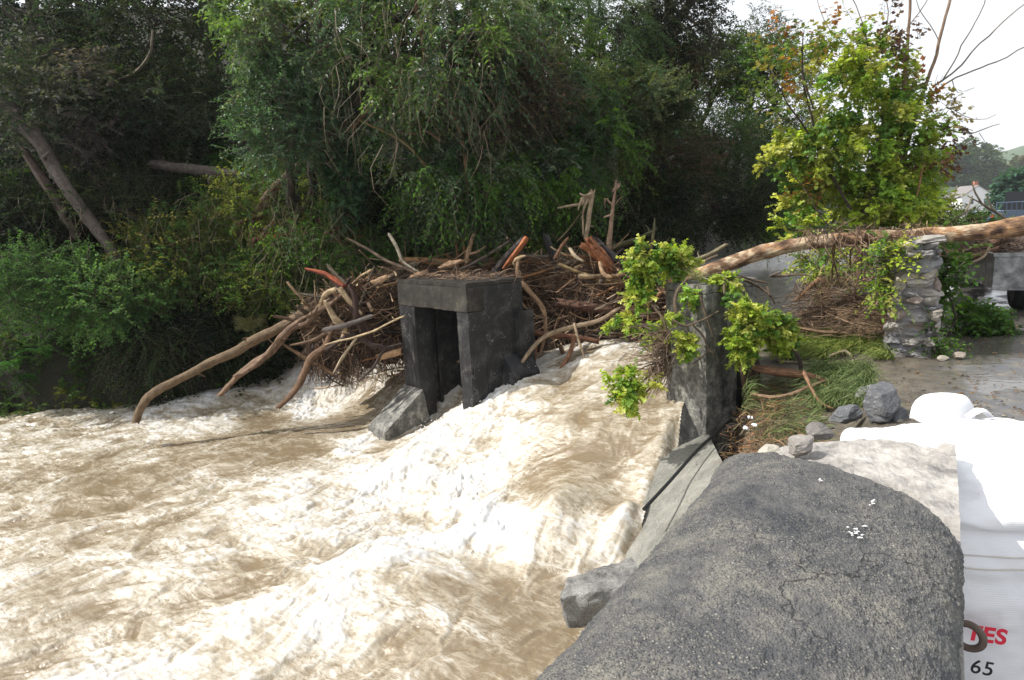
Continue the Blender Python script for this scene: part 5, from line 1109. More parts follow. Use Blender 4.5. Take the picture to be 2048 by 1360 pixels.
    P0 = np.array([at(a, b, 7.65) for a, b in zip(px0, py0)]); P1 = np.array([at(a, b, c) for a, b, c in zip(px1, py1, rng.uniform(7.2, 7.8, n))])
    bulk_twigs(mb, P0, P1, rng.normal(0, .05, (n, 3)), rng.uniform(.0025, .007, n), palette([(.17, .11, .08), (.12, .08, .06), (.24, .17, .11)], n)); o = mb.build('bare_ivy_twigs', M_TWIG); tag(o, 'mat of bare reddish ivy twigs spilling off the left edge of the pier', 'twigs', kind='stuff')
    mb = MB(); n = 90; 
    P0 = np.array([at(a, b, 7.55) for a, b in zip(rng.uniform(1478, 1515, n), rng.uniform(660, 720, n))]); P1 = np.array([at(a, b, 7.85) for a, b in zip(rng.uniform(1490, 1525, n), rng.uniform(770, 830, n))])
    bulk_twigs(mb, P0, P1, rng.normal(0, .02, (n, 3)), rng.uniform(.004, .012, n), palette([(.07, .05, .04), (.12, .08, .06)], n)); o = mb.build('old_ivy_stems', M_TWIG); tag(o, 'dark bundle of old ivy stems running down the right end of the pier', 'ivy stems')
    mb = MB(); P = at(1392, 560, 7.85); n = 60; e = P+np.c_[rng.normal(0, .12, n), rng.normal(0, .1, n), rng.uniform(.02, .16, n)]
    bulk_twigs(mb, P+rng.normal(0, .03, (n, 3))*[1, 1, .1], e, np.c_[np.zeros((n, 2)), np.full(n, .03)], np.full(n, .003), palette([(.28, .26, .10), (.16, .2, .06)], n)); o = mb.build('grass_tuft', M_TWIG); tag(o, 'dry grass tuft growing on the top edge of the pier', 'grass tuft')
ivies()

# ================================================================== BRIGHT IVY TREE AND BARE TREES BY THE ROAD
def land_base(px, py, d): P = at(px, py, d); return np.array([P[0], P[1], float(land_z(np.array([P[0]]), np.array([P[1]]))[0])])
def bright_tree():
    D0 = 10.6; b = land_base(1720, 560, D0+.1)
    o = empty('ivy_clad_sycamore', tuple(b), 'bright yellow green ivy clad tree behind the fallen trunk with autumn leaves at its top', 'tree')
    lf, tw, mp = MB(), MB(), MB()
    bl = [(1740, 130, 52, 60, 30), (1690, 170, 60, 60, 34), (1640, 290, 70, 55, 40), (1740, 260, 95, 70, 60), (1820, 300, 60, 80, 42), (1700, 370, 100, 60, 60), (1620, 400, 60, 50, 26), (1790, 400, 80, 50, 40), (1800, 180, 42, 60, 20), (1590, 300, 45, 35, 14), (1740, 440, 90, 30, 26), (1590, 455, 45, 22, 10), (1850, 350, 35, 60, 16), (1830, 430, 60, 30, 16), (1650, 110, 25, 30, 6), (1550, 330, 30, 28, 7)]
    for px, py, rx, ry, nc in bl:
        c = at(px, py, D0+rng.uniform(-.3, .5)); r = np.array([rx, rx*.9, ry])*D0/FPX; cen, dd = ell_pts(c, r, int(nc*.95), .2)
        yel = G_IVY if rng.uniform() < .75 else G_IVY[1:4]
        sprays(lf, tw, cen, dd, .10, 9, 8, .2, .2, .06, .056, yel, 'ivy', up=.45, cvar=.35, twr=.0035, fall=.3)
    lf.build('ivy_leaves', M_LEAFG, o)
    for px, py, rx, ry, nc, cs in [(1600, 120, 55, 60, 14, G_MAPLE[1:3]+G_YEL), (1560, 190, 45, 45, 8, G_MAPLE[:2]+G_YEL+G_YEL), (1690, 90, 45, 30, 5, G_MAPLE[1:3]+G_YEL), (1540, 90, 20, 25, 3, G_MAPLE), (1660, 60, 60, 30, 4, G_MAPLE), (1760, 40, 60, 40, 4, G_MAPLE[:2]+[(.1, .06, .05)]), (1880, 330, 50, 25, 10, [(.11, .05, .045), (.16, .09, .06)]), (1640, 380, 30, 25, 5, G_MAPLE), (1850, 160, 50, 40, 7, G_YEL+G_MAPLE), (1890, 230, 50, 30, 6, [(.12, .08, .06), (.2, .16, .08)]), (1800, 90, 40, 30, 4, [(.12, .07, .06)])]:
        c = at(px, py, D0-.2); r = np.array([rx, rx*.8, ry])*D0/FPX; cen, dd = ell_pts(c, r, nc, .2)
        sprays(mp, tw, cen, dd, .14, 5, 4, .3, .1, .066, .066, cs, 'maple', up=.6, cvar=.3, fall=.5, twcol=(.12, .08, .06), twr=.003)
    mp.build('autumn_leaves', M_LEAF, o); tw.build('twigs', M_TWIG, o)
    tk = MB(); B = .20; gr = (.24, .20, .14); pk = (.36, .25, .17)
    def br(pts, c_=gr, sd=8, **k): ptube(tk, [(a, b, c, r_*(.66 if r_ < 8 else 1.)) for a, b, c, r_ in pts], sides=sd, col=c_, rough=.1, wob=.02, step=.12, **k)
    br([(1722, 575, D0+.1, 20), (1725, 480, D0+.1, 20), (1745, 350, D0+.1, 17), (1770, 240, D0+.1, 12)])
    br([(1785, 450, D0+.2, 12), (1790, 350, D0+.2, 10), (1805, 200, D0+.2, 8), (1815, 80, D0+.2, 6), (1818, -30, D0+.2, 5)], pk)
    br([(1800, 330, D0+.2, 8), (1850, 180, D0+.2, 7), (1880, 90, D0+.2, 6), (1905, -30, D0+.2, 5)], pk)
    br([(1870, 170, D0+.2, 4), (1920, 130, D0+.2, 3.5), (1990, 60, D0+.2, 2.5), (2060, 0, D0+.2, 2)])
    br([(1860, 190, D0+.2, 4), (1930, 145, D0+.2, 3), (1995, 120, D0+.2, 2.5), (2070, 85, D0+.2, 2)])
    br([(1880, 165, D0+.2, 3), (1960, 30, D0+.2, 2), (1980, -20, D0+.2, 1.5)], sd=6)
    br([(1850, 240, D0, 3), (1900, 262, D0, 3), (1950, 265, D0, 2.5), (1998, 250, D0, 1.5)], sd=6)
    br([(1960, 264, D0, 1.5), (1970, 282, D0, 1)], sd=5); br([(1900, 215, D0, 2), (1950, 240, D0, 1.3), (1990, 225, D0, 1)], sd=5)
    br([(1905, 160, D0+.1, 2), (1915, 185, D0+.1, 1.5), (1950, 175, D0+.1, 1)], sd=5)
    br([(1700, 420, D0-.3, 6), (1640, 290, D0-.3, 5), (1610, 180, D0-.3, 3.5), (1600, 90, D0-.3, 2)], (.06, .04, .035))
    br([(1660, 350, D0-.3, 5), (1600, 240, D0-.3, 4), (1545, 160, D0-.3, 2.5)], (.06, .04, .035)); br([(1628, 215, D0-.4, 4), (1605, 130, D0-.4, 3), (1612, 60, D0-.4, 2)], (.05, .04, .035))
    br([(1730, 250, D0, 4), (1790, 215, D0, 3), (1850, 165, D0, 2)], (.10, .07, .05)); br([(1690, 470, D0-.5, 4), (1650, 440, D0-.5, 3), (1608, 370, D0-.5, 2), (1560, 330, D0-.5, 1.5)], (.12, .08, .06))
    br([(1848, 330, D0-.4, 4), (1830, 400, D0-.4, 4), (1800, 455, D0-.4, 3)], (.38, .22, .11))
    br([(1700, 100, D0+.3, 2), (1650, 40, D0+.3, 1.5), (1630, -20, D0+.3, 1)], sd=5); br([(1740, 110, D0+.3, 3), (1720, 30, D0+.3, 2), (1690, -30, D0+.3, 1.5)], sd=5); br([(1760, 100, D0+.3, 2.5), (1780, 20, D0+.3, 2), (1760, -30, D0+.3, 1)], sd=5)
    br([(1812, 60, D0+.3, 2.5), (1850, 10, D0+.3, 2), (1870, -40, D0+.3, 1)], sd=5); br([(1880, 80, D0+.3, 2), (1840, 20, D0+.3, 1.5), (1830, -30, D0+.3, 1)], sd=5)
    tk.build('trunk', M_BARK, o, smooth=True)
bright_tree()
def side_plants():
    def P(px, py, d): return at(px, py, d)
    def sm(name, label, px, py, d, rx, rz, cols, cat='bush', n=30, ll=.06, base=None, kind='quad', group='plants on the near bank', flat=.9, mat=None, **k):
        c = at(px, py, d); b = np.array([c[0], c[1], float(land_z(np.array([c[0]]), np.array([c[1]]))[0])]) if base is None else base
        return tree(name, label, cat, c, (rx, rx*flat, rz), n, 8, 8, .3, .3, ll, ll*.75, cols, kind, mat, base=b, tr=.02, cr=.14, limbs=7, group=group, **k)
    sm('leafy_stump', 'short stump sprouting fresh yellow green leaves below the fallen trunk', 1648, 535, 10.0, .36, .28, G_IVY, n=34, ll=.055, kind='ivy', cat='stump')
    mb = MB(); ptube(mb, [(1640, 625, 10.0, 17), (1640, 580, 10.0, 15), (1645, 535, 10.0, 14)], sides=10, col=(.09, .06, .04), rough=.3); o = mb.build('ivy_stem_stump', M_BARK, smooth=True); tag(o, 'dark stump stem hidden in leaves beside the root tangle', 'stump')
    sm('ivy_fringe', 'ivy fringe on the river side edge of the stone wall stub', 1772, 545, 7.85, .10, .36, G_IVY, cat='ivy', n=20, ll=.05, kind='ivy')
    sm('green_sapling', 'fresh green leafy shoots on the road side of the stone wall stub', 1888, 555, 8.6, .07, .40, G_MID+[(.09, .17, .04)], n=13, ll=.08)
    sm('weed_tuft', 'low green weeds at the road side foot of the stone wall stub', 1868, 668, 7.75, .05, .20, G_MID, n=10, ll=.05)
    sm('roadside_bush', 'dark green bush behind the fallen trunk at the right', 1930, 455, 13.5, .6, .22, G_MID+[(.05, .08, .03)], n=60, ll=.06)
    sm('roadside_bush', 'yellow green bush behind the fallen trunk under the bare trees', 1845, 415, 12.6, .5, .45, G_YEL+G_MID, n=50, ll=.06)
    sm('fallen_sprig', 'green leafy sprig lying on the wet road beside the slate slab', 1950, 645, 8.9, .22, .06, G_MID+[(.08, .15, .05)], cat='sprig', n=15, ll=.09, base=land_base(1945, 655, 8.9))
    sm('fallen_sprig', 'small green sprig pointing right on the wet road', 1995, 662, 8.7, .14, .04, G_MID, cat='sprig', n=7, ll=.07, base=land_base(1995, 668, 8.7))
    for q, (px, py, d, L) in enumerate([(1930, 420, 12.5, 60), (1960, 400, 12.6, 70), (1900, 400, 12.6, 60), (1985, 415, 12.4, 50)]):
        mb = MB(); s_ = [1, -1, 1, -1][q]; ptube(mb, [(px-s_*L*.6, py+L*.45, d, 3), (px, py+5, d, 3), (px+s_*L*.25, py-L*.5, d, 2)], sides=6, col=(.30, .27, .2), rough=.15, wob=.02); ptube(mb, [(px, py+5, d, 2), (px+s_*L*.35, py-8, d, 1.5)], sides=5, col=(.4, .34, .25))
        o = mb.build('bare_branch', M_BARK, smooth=True); tag(o, ['pale bare fallen branch leaning left over the roadside bush', 'pale forked bare branch standing before the white house', 'grey bare branch leaning in the yellow green bush', 'short pale branch stub right of the forked bare branch'][q], 'branch', 'bare branches behind the fallen trunk')
    # root tangle on the bank under the trunk
    mb = MB(); n = 2600; k = rng.uniform(size=n); px = rng.uniform(1585, 1800, n); py = rng.uniform(505, 665, n); d = 10.2-1.6*(px-1585)/215-.9*(py-505)/160
    keep = py > 505+(1790-px)*.35*(px < 1700); px, py, d = px[keep], py[keep], d[keep]; n = len(px)
    c = np.array([at(a, b, e) for a, b, e in zip(px, py, d)]); c[:, 2] = np.maximum(c[:, 2], land_z(c[:, 0], c[:, 1])+.01)
    L = rng.exponential(.18, n)+.08; dr = unit(rng.normal(size=(n, 3))*[.8, .5, 1.0]); low = (py > 590)[:, None]; dr = np.where(low, unit(dr*[1.6, 1, .25]), dr)
    bulk_twigs(mb, c-dr*L[:, None]/2, c+dr*L[:, None]/2, rng.normal(0, .35, (n, 3))*L[:, None]*.3, rng.uniform(.002, .006, n), palette([(.12, .08, .05), (.20, .13, .08), (.08, .055, .04), (.30, .20, .12)], n)); o = mb.build('root_tangle', M_TWIG, origin=np.zeros(3)); tag(o, 'tangle of hanging brown roots under the fallen trunk left of the stone stub', 'roots', kind='stuff')
    mb = MB()
    V, F = grid_surface(lambda u, v: np.stack([(at(1690, 560, 9.7)[0]-.95)+1.9*u, (at(1690, 560, 9.7)[1]-.1)+1.1*(v-.35), -.28+.62*np.sin(np.pi*u)**.7*np.sin(np.pi*v)**.7*(1+.6*fbm(u*5, v*5, o=3, s=7))], -1), 60, 40)
    o = mb.add(V, F4=F).build('earth_clod', bpy.data.materials['debris_mat'], smooth=True); tag(o, 'dark earth bound mound inside the hanging root tangle', 'earth mound', kind='stuff')
    RG = 'bigger roots and branches on the near bank'
    for lab, pts, col in [
      ('thick orange brown root curving under the fallen trunk', [(1592, 600, 9.6, 6), (1640, 560, 9.5, 8), (1660, 600, 9.4, 6), (1700, 640, 9.1, 4)], (.30, .17, .09)),
      ('long thin brown branch lying across the lit grass', [(1590, 655, 8.9, 4), (1650, 664, 8.7, 5), (1720, 662, 8.5, 4), (1760, 655, 8.4, 3)], (.26, .17, .10)),
      ('pale straight branch lying between the ivy bush and the mud', [(1560, 722, 8.1, 4), (1620, 728, 8.0, 5), (1700, 722, 7.9, 3), (1735, 716, 7.8, 2)], (.30, .27, .18)),
      ('hooked dark branch standing up right of the ivy bush', [(1600, 765, 7.55, 5), (1603, 735, 7.5, 6), (1598, 710, 7.5, 6), (1588, 697, 7.5, 4)], (.07, .05, .04)),
      ('long bent pale branch lying on the bank above the coping', [(1505, 788, 7.1, 4), (1540, 797, 6.9, 5), (1580, 790, 6.8, 5), (1625, 770, 6.9, 6), (1650, 760, 7.0, 4)], (.30, .20, .12)),
      ('orange brown branch dropping towards the slate block', [(1610, 745, 7.0, 6), (1625, 775, 6.85, 5), (1645, 805, 6.6, 4), (1665, 815, 6.5, 3)], (.34, .20, .11)),
      ('curved root stub on the grass by the stone stub', [(1660, 712, 8.1, 4), (1690, 700, 8.1, 6), (1705, 712, 8.0, 3)], (.30, .24, .16)),
      ('long thin branch reaching left over the upstream water', [(1610, 548, 9.8, 2), (1575, 552, 9.9, 4), (1540, 553, 10, 4), (1560, 545, 9.9, 2)], (.20, .15, .11))]:
        limb('bank_branch', pts, lab, 'branch', col, RG)
    mb = MB(); ptube(mb, [(1520, 738, 7.6, 10), (1560, 745, 7.5, 13), (1610, 750, 7.4, 13), (1660, 766, 7.3, 10)], sides=14, col=(.26, .14, .08), rough=.3, jag=1.1, ecol=(.5, .33, .2)); o = mb.build('shattered_branch', M_BARK, smooth=True); tag(o, 'shattered reddish branch with a splintered pale end under the ivy bush', 'branch', RG)
    for lab, pts, col, nm in [('long brown log behind the stone stub, upper of the two', [(1880, 512, 11.5, 11), (1940, 500, 11.4, 12), (2010, 478, 11.2, 12)], (.22, .13, .085), 'flood_log'), ('shorter brown log behind the stone stub, lower of the two', [(1895, 520, 11.0, 7), (1950, 512, 11, 8), (1990, 500, 10.9, 7)], (.26, .15, .09), 'flood_log'), ('pale crooked stick in front of the loader bucket', [(1945, 525, 10.3, 4), (1968, 512, 10.3, 4), (1978, 490, 10.3, 4), (1975, 476, 10.3, 3)], (.42, .33, .22), 'crooked_stick')]:
        limb(nm, pts, lab, 'log' if 'log' in nm else 'stick', col, 'driftwood behind the stone stub')
    mb = MB(); n = 900; px = rng.uniform(1880, 2040, n); py = rng.uniform(465, 515, n); c = np.array([at(a, b, e) for a, b, e in zip(px, py, rng.uniform(11.2, 12.4, n))]); dr = unit(rng.normal(size=(n, 3))*[1, .5, .3]); L = rng.uniform(.1, .5, n)
    bulk_twigs(mb, c-dr*L[:, None], c+dr*L[:, None], rng.normal(0, .05, (n, 3)), rng.uniform(.003, .009, n), palette([(.12, .08, .05), (.20, .13, .09), (.05, .035, .03)], n)); o = mb.build('road_debris', M_TWIG, origin=np.zeros(3)); tag(o, 'brown twig drift piled behind the loader bucket and the stone stub', 'twigs', kind='stuff')
    # orange rootlets and litter on the mud by the coping
    mb = MB(); n = 2600; px = np.clip(rng.normal(1510, 62, n), 1390, 1680); py = rng.uniform(740, 935, n); keep = (py < 935-(px-1440)*.25) & (py > 930-(px-1395)*1.15); px, py = px[keep], py[keep]; n = len(px)
    z = np.full(n, -.3)
    for _ in range(5): c = np.array([atz(a, b, e) for a, b, e in zip(px, py, z)]); z = land_z(c[:, 0], c[:, 1])+.02
    dr = unit(rng.normal(size=(n, 3))*[1, .9, .25]+np.array([.5, .4, 0])); L = rng.exponential(.09, n)+.05
    b = rng.normal(0, .4, (n, 3))*L[:, None]*.35; b[:, 2] = np.abs(b[:, 2])
    bulk_twigs(mb, c-dr*L[:, None]/2, c+dr*L[:, None]/2, b, rng.uniform(.0015, .005, n), palette([(.30, .15, .06), (.20, .11, .05), (.10, .07, .045), (.38, .22, .11), (.06, .045, .035), (.14, .13, .05)], n)); o = mb.build('rootlets', M_TWIG, origin=np.zeros(3)); tag(o, 'orange rootlets and litter washed over the mud beside the coping', 'rootlets', kind='stuff')
    # flattened grass
    def grass(px0, px1, py0, py1, n, lay, cols, lab, L0=.3, dense=1.):
        px = rng.uniform(px0, px1, n); py = rng.uniform(py0, py1, n); z = np.full(n, -.15)
        for _ in range(5): c = np.array([atz(a, b, e) for a, b, e in zip(px, py, z)]); z = land_z(c[:, 0], c[:, 1])
        k = fbm(c[:, 0]*2, c[:, 1]*2, o=2, s=201) > -.25; c = c[k]; n = len(c)
        d = unit(np.array(lay)+rng.normal(0, .35, (n, 3))); d[:, 2] = np.abs(d[:, 2])*.6+.12; L = L0*rng.uniform(.5, 1.3, n); e = c+d*L[:, None]; bd = np.zeros((n, 3)); bd[:, 2] = L*.18
        mb = MB(); bulk_twigs(mb, c, e, bd, rng.uniform(.002, .0045, n), palette(cols, n, .3)); o = mb.build('grass', M_TWIG, origin=np.zeros(3)); tag(o, lab, 'grass', kind='stuff')
    grass(1560, 1790, 655, 720, 9000, (-.8, -.4, .1), [(.22, .28, .05), (.15, .22, .04), (.30, .32, .08), (.10, .15, .03)], 'bright flattened grass in front of the stone wall stub')
    grass(1630, 1745, 735, 815, 2600, (-.5, -.7, .2), [(.12, .18, .05), (.20, .24, .09), (.09, .13, .04)], 'green grass tufts laid flat on the mud above the slate blocks', .34)
    grass(1480, 1640, 760, 890, 900, (.6, -.5, .3), [(.10, .15, .04), (.16, .18, .06)], 'thin grass blades among the orange rootlets', .2)
side_plants()

# ================================================================== ROCKS, BAG, ROAD THINGS
def rocks():
    G = 'loose stones along the washed out wall'
    for nm, lab, px, py, z, size, rot, col, sd, ti in [
      ('slate_block', 'layered dark slate block lying at the edge of the mud', 1690, 832, -.02, (.34, .22, .14), .2, (.13, .14, .15), 21, (.0, .1)),
      ('slate_boulder', 'large upright grey slate boulder beside the white bag', 1765, 812, .10, (.34, .30, .30), .5, (.13, .135, .145), 34, (.35, .1)),
      ('slate_boulder', 'smaller smooth blue grey slate leaning on the large boulder', 1790, 832, .02, (.26, .22, .22), 1.2, (.12, .13, .145), 35, (.2, .3)),
      ('slate_piece', 'low dark stone under the layered slate block', 1640, 862, -.02, (.26, .2, .10), .9, (.17, .16, .15), 36, (0, 0)),
      ('slate_slab', 'flat dark slate slab lying in the puddle under the green sprig', 1958, 660, .05, (.38, .22, .07), -.15, (.10, .105, .11), 41, (0, .04)),
      ('pale_rubble', 'larger lump of pale rubble in the puddle by the stone stub', 1918, 712, .03, (.17, .12, .08), .4, (.42, .36, .30), 43, (0, 0)),
      ('pale_rubble', 'small pale rubble lump left of the larger one in the puddle', 1885, 716, .02, (.16, .11, .05), .1, (.40, .36, .30), 44, (0, 0)),
      ('wall_rubble', 'big dark grey block of fallen wall behind the stone stub', 1935, 555, .18, (.85, .5, .42), .1, (.12, .12, .125), 51, (.1, .0)),
      ('wall_rubble', 'grey fallen wall stone left of the loader bucket', 1968, 545, .2, (.45, .4, .40), .6, (.16, .155, .15), 52, (.1, .2)),
      ('wall_rubble', 'flat dark stones lying by the green shoots on the road edge', 1920, 600, .06, (.55, .35, .16), .3, (.11, .105, .10), 53, (0, .1)),
      ('wall_rubble', 'thin dark slate lying right of the flat dark stones', 1970, 612, .02, (.35, .2, .05), .0, (.12, .12, .12), 54, (0, 0)),
      ('wall_rubble', 'small dark stone on the wet road before the slate slab', 1900, 635, .03, (.22, .16, .08), .7, (.10, .10, .10), 55, (0, 0)),
      ('concrete_lump', 'tilted grey concrete lump in the mud beside the pale mortar ledge', 1735, 785, -.02, (.22, .18, .12), .3, (.22, .22, .22), 56, (0, .2))]:
        mb = MB(); rock(mb, atz(px, py, z), size, rot, col, seed=sd, tilt=ti, n=26, rough=.22); o = mb.build(nm, M_STONE); tag(o, lab, 'rock', G)
    mb = MB(); n = 420; u = rng.uniform(-.1, 5, n); v = rng.uniform(-1.2, .5, n); 
    for a, b in zip(u, v):
        P = uvp(a, b, 0); s_ = rng.lognormal(-3.9, .45); P[2] = float(land_z(np.array([P[0]]), np.array([P[1]]))[0])+s_*.2
        rock(mb, P, (s_*1.3, s_, s_*.6), rng.uniform(0, 6), [(.2, .19, .17), (.12, .12, .12), (.3, .26, .2)][rng.integers(3)], n=4)
    o = mb.build('gravel', M_STONE, origin=np.zeros(3)); tag(o, 'scattered chips of slate and gravel on the mud', 'gravel', kind='stuff')
    mb = MB(); n = 260; px = rng.uniform(1780, 2048, n); py = rng.uniform(640, 840, n); c = np.array([atz(a, b, .012) for a, b in zip(px, py)]); az = rng.uniform(0, 6.28, n)
    leaves(mb, c, np.c_[np.cos(az), np.sin(az), rng.uniform(-.05, .1, n)], np.tile([0, 0, 1.], (n, 1)), rng.uniform(.02, .06, n), rng.uniform(.01, .04, n), palette([(.20, .10, .05), (.12, .08, .05), (.25, .17, .08), (.06, .05, .03)], n)); o = mb.build('leaf_litter', M_LEAF, origin=np.zeros(3)); tag(o, 'brown leaves and twigs scattered on the wet road', 'leaf litter', kind='stuff')
    mb = MB()
    for (px, py) in ((1500, 840), (1492, 862), (1508, 855)):
        V, F = grid_surface(lambda u, v: atz(px, py, -.33)+np.stack([(u-.5)*.04, (v-.5)*.06, .03+.03*fbm(u*3, v*3, o=3, s=px)], -1), 14, 14); mb.add(V, F4=F)
    mm, t, o_ = nodes('white_plastic'); pbsdf(t, o_, (.7, .74, .78), .3); o = mb.build('plastic_scrap', mm, smooth=True); tag(o, 'scrap of crumpled white plastic caught in the rootlets', 'litter')
rocks()

def bag():
    mm, t, o_ = nodes('woven_bag'); g = geo(t)
    wv = t.nodes.new('ShaderNodeTexWave'); wv.bands_direction = 'Z'; wv.inputs['Scale'].default_value = 55; wv.inputs['Distortion'].default_value = .6; t.links.new(g, wv.inputs[0])
    n1 = noise(t, g, 5, 4, .6); pbsdf(t, o_, mixc(t, n1, (.66, .67, .69), (.76, .76, .77)), .5, bump(t, math_(t, 'ADD', math_(t, 'MULTIPLY', wv.outputs['Fac'], .07), math_(t, 'MULTIPLY', n1, 2.)), .35, .01), .35)
    def sack(c, hx, hy, h, rot, seed, name, label, parts=True):
        r = empty(name, tuple(c), label, 'bulk bag', 'white bulk bags beside the parapet')
        ca, sa = math.cos(rot), math.sin(rot); ex = np.array([ca, sa, 0]); ey = np.array([-sa, ca, 0])
        def fn(u, v):
            th = u*2*np.pi; d = np.stack([np.cos(th), np.sin(th)], -1); p = 5.5
            k = (np.abs(d[..., 0])**p+np.abs(d[..., 1])**p)**(-1/p)
            # v: 0 bottom .. .7 top rim .. 1 centre of top
            side = np.clip(v/.66, 0, 1); tp = np.clip((v-.66)/.34, 0, 1)
            rad = (1-.03*(1-side)+.05*np.sin(side*np.pi))*(1-tp)**1.0
            rr = np.where(tp > 0, (1-tp**1.6)*1.0, .94+.075*np.sin(side*np.pi)**.8)
            z = np.where(tp > 0, h*(1+.07*np.sin(tp*np.pi/2)), h*side)
            z = z-h*.10*np.exp(-((side-1)/.09)**2)*(tp <= 0)*0
            # rounded shoulder
            sh = np.exp(-np.abs(v-.66)/.05); rr = rr*(1-.06*sh); z = z-.035*sh
            X = k*d[..., 0]*rr*hx; Y = k*d[..., 1]*rr*hy
            P = np.asarray(c)+ex*X[..., None]+ey*Y[..., None]; P[..., 2] += z
            w_ = .026*fbm(P[..., 0]*5+seed, P[..., 1]*5, P[..., 2]*7, o=4, s=seed)+.012*fbm((P[..., 0]+P[..., 1])*3, P[..., 2]*16, o=2, s=seed+3)*sst(side, .6, .95)
            P = P+(ex*(d[..., 0])[..., None]+ey*(d[..., 1])[..., None])*(w_*(1-tp))[..., None]; P[..., 2] += w_*1.6*(tp > 0)
            return P
        V, F = grid_surface(fn, 260, 140); MB().add(V, F4=F).build('sack', mm, r, smooth=True)
        return r, fn
    # bag A against the wall end
    A = atz(1990, 1030, .95)
    rot = R(-9)
    ex = np.array([math.cos(rot), math.sin(rot), 0]); ey = np.array([-math.sin(rot), math.cos(rot), 0])
    cA = np.array([A[0], A[1], 0])+ey*.40+ex*.20; cA[2] = .0
    r, fn = sack(cA, .40, .41, .93, rot, 5, 'bulk_bag', 'big white woven bulk bag with red and black printing standing against the parapet')
    # seams
    ms, t2, o2 = nodes('seam'); pbsdf(t2, o2, (.55, .50, .42), .8)
    mb = MB(); u = np.linspace(0, 1, 200)
    for vv in (.575, .60):
        P = fn(u, np.full(200, vv)); P[:, :2] += (P[:, :2]-cA[:2])*.004; tube(mb, P[::2], np.full(100, .0016), sides=4, step=.02, rough=.2)
    mb.build('stitched_seam', ms, r, smooth=True)
    # printed letters set on the near face
    nrm = -ey
    red, t3, o3 = nodes('red_print'); pbsdf(t3, o3, (.62, .02, .05), .6); blk, t4, o4 = nodes('black_print'); pbsdf(t4, o4, (.012, .012, .015), .6)
    def on_face(px, py):
        """where the view line meets the near face of the bag"""
        d = ray(px, py); q = cA-ey*.445; t_ = ((q-np.array([0, 0, EYE]))@ey)/(d@ey); return d*t_+[0, 0, EYE]
    def text(word, px, py, h, m_, name, tilt):
        cu = bpy.data.curves.new(name, 'FONT'); cu.body = word; cu.size = h*1.38; cu.offset = .0020 if m_ is red else .0004; cu.extrude = .0005; cu.space_character = 1.08
        o = bpy.data.objects.new(name, cu); COL.objects.link(o)
        dg = bpy.context.evaluated_depsgraph_get(); me = bpy.data.meshes.new_from_object(o.evaluated_get(dg)); bpy.data.objects.remove(o)
        me.materials.clear(); me.materials.append(m_); o = bpy.data.objects.new(name, me); COL.objects.link(o)
        P = on_face(px, py)+nrm*.012-cA; xa = ex; za = np.array([0, 0, 1.]); ct, st = math.cos(tilt), math.sin(tilt); X = xa*ct+za*st; Y = -xa*st+za*ct; Z = np.cross(X, Y)
        o.matrix_local = Matrix(((X[0], Y[0], Z[0], P[0]), (X[1], Y[1], Z[1], P[1]), (X[2], Y[2], Z[2], P[2]), (0, 0, 0, 1))); o.parent = r
        return o
    M['bagtext'] = (text, red, blk)
    text('TES', 1926, 1272, .042, red, 'red_lettering', R(-7)); text('65', 1933, 1338, .040, blk, 'black_number', R(-9))
    mb = MB()
    for q in range(9):
        P = on_face(1938+q*5, 1366+q*2.6)+nrm*.012; e = np.array([.004, .004, .006]); hexa(mb, [P+ex*a+nrm*b+np.array([0, 0, z]) for z in (-.004, .004) for a, b in ((-.004, 0), (.004, 0), (.004, -.002), (-.004, -.002))], cell=.1, amp=0)
    mb.build('black_dots', blk, r)
    # bag B beyond the broken wall end
    cB = uvp(.80, .34, 0); sack(cB, .44, .40, .80, R(-20), 9, 'bulk_bag', 'white bulk bag slumped beyond the broken end of the parapet')
    # tied neck on top of B
    c = atz(1885, 822, .86)
    def hump(u, v):
        th = u*2*np.pi; ph = v*np.pi*.5; rr = np.cos(ph)**.45
        P = np.stack([np.cos(th)*rr*.13, np.sin(th)*rr*.085, np.sin(ph)**.9*.10], -1); P += .008*fbm(P[..., 0]*14, P[..., 1]*14, P[..., 2]*14, o=3, s=9)[..., None]; return P+c-[0, 0, .03]
    V, F = grid_surface(hump, 70, 40); o = MB().add(V, F4=F).build('bag_bundle', mm, smooth=True); tag(o, 'bundled white bag flap sticking up on top of the bulk bags', 'bag flap')
    mb = MB(); pa = atz(1905, 830, .88); tube(mb, [pa+[.06, 0, -.01], pa+[.10, 0, .012], pa+[.13, .01, .012], pa+[.17, .02, -.02]], [.02, .024, .024, .02], sides=8, flat=.3, step=.02, rough=.1); o = mb.build('lifting_strap', mm, smooth=True); tag(o, 'white lifting strap looped on top of the bulk bags', 'strap')
bag()

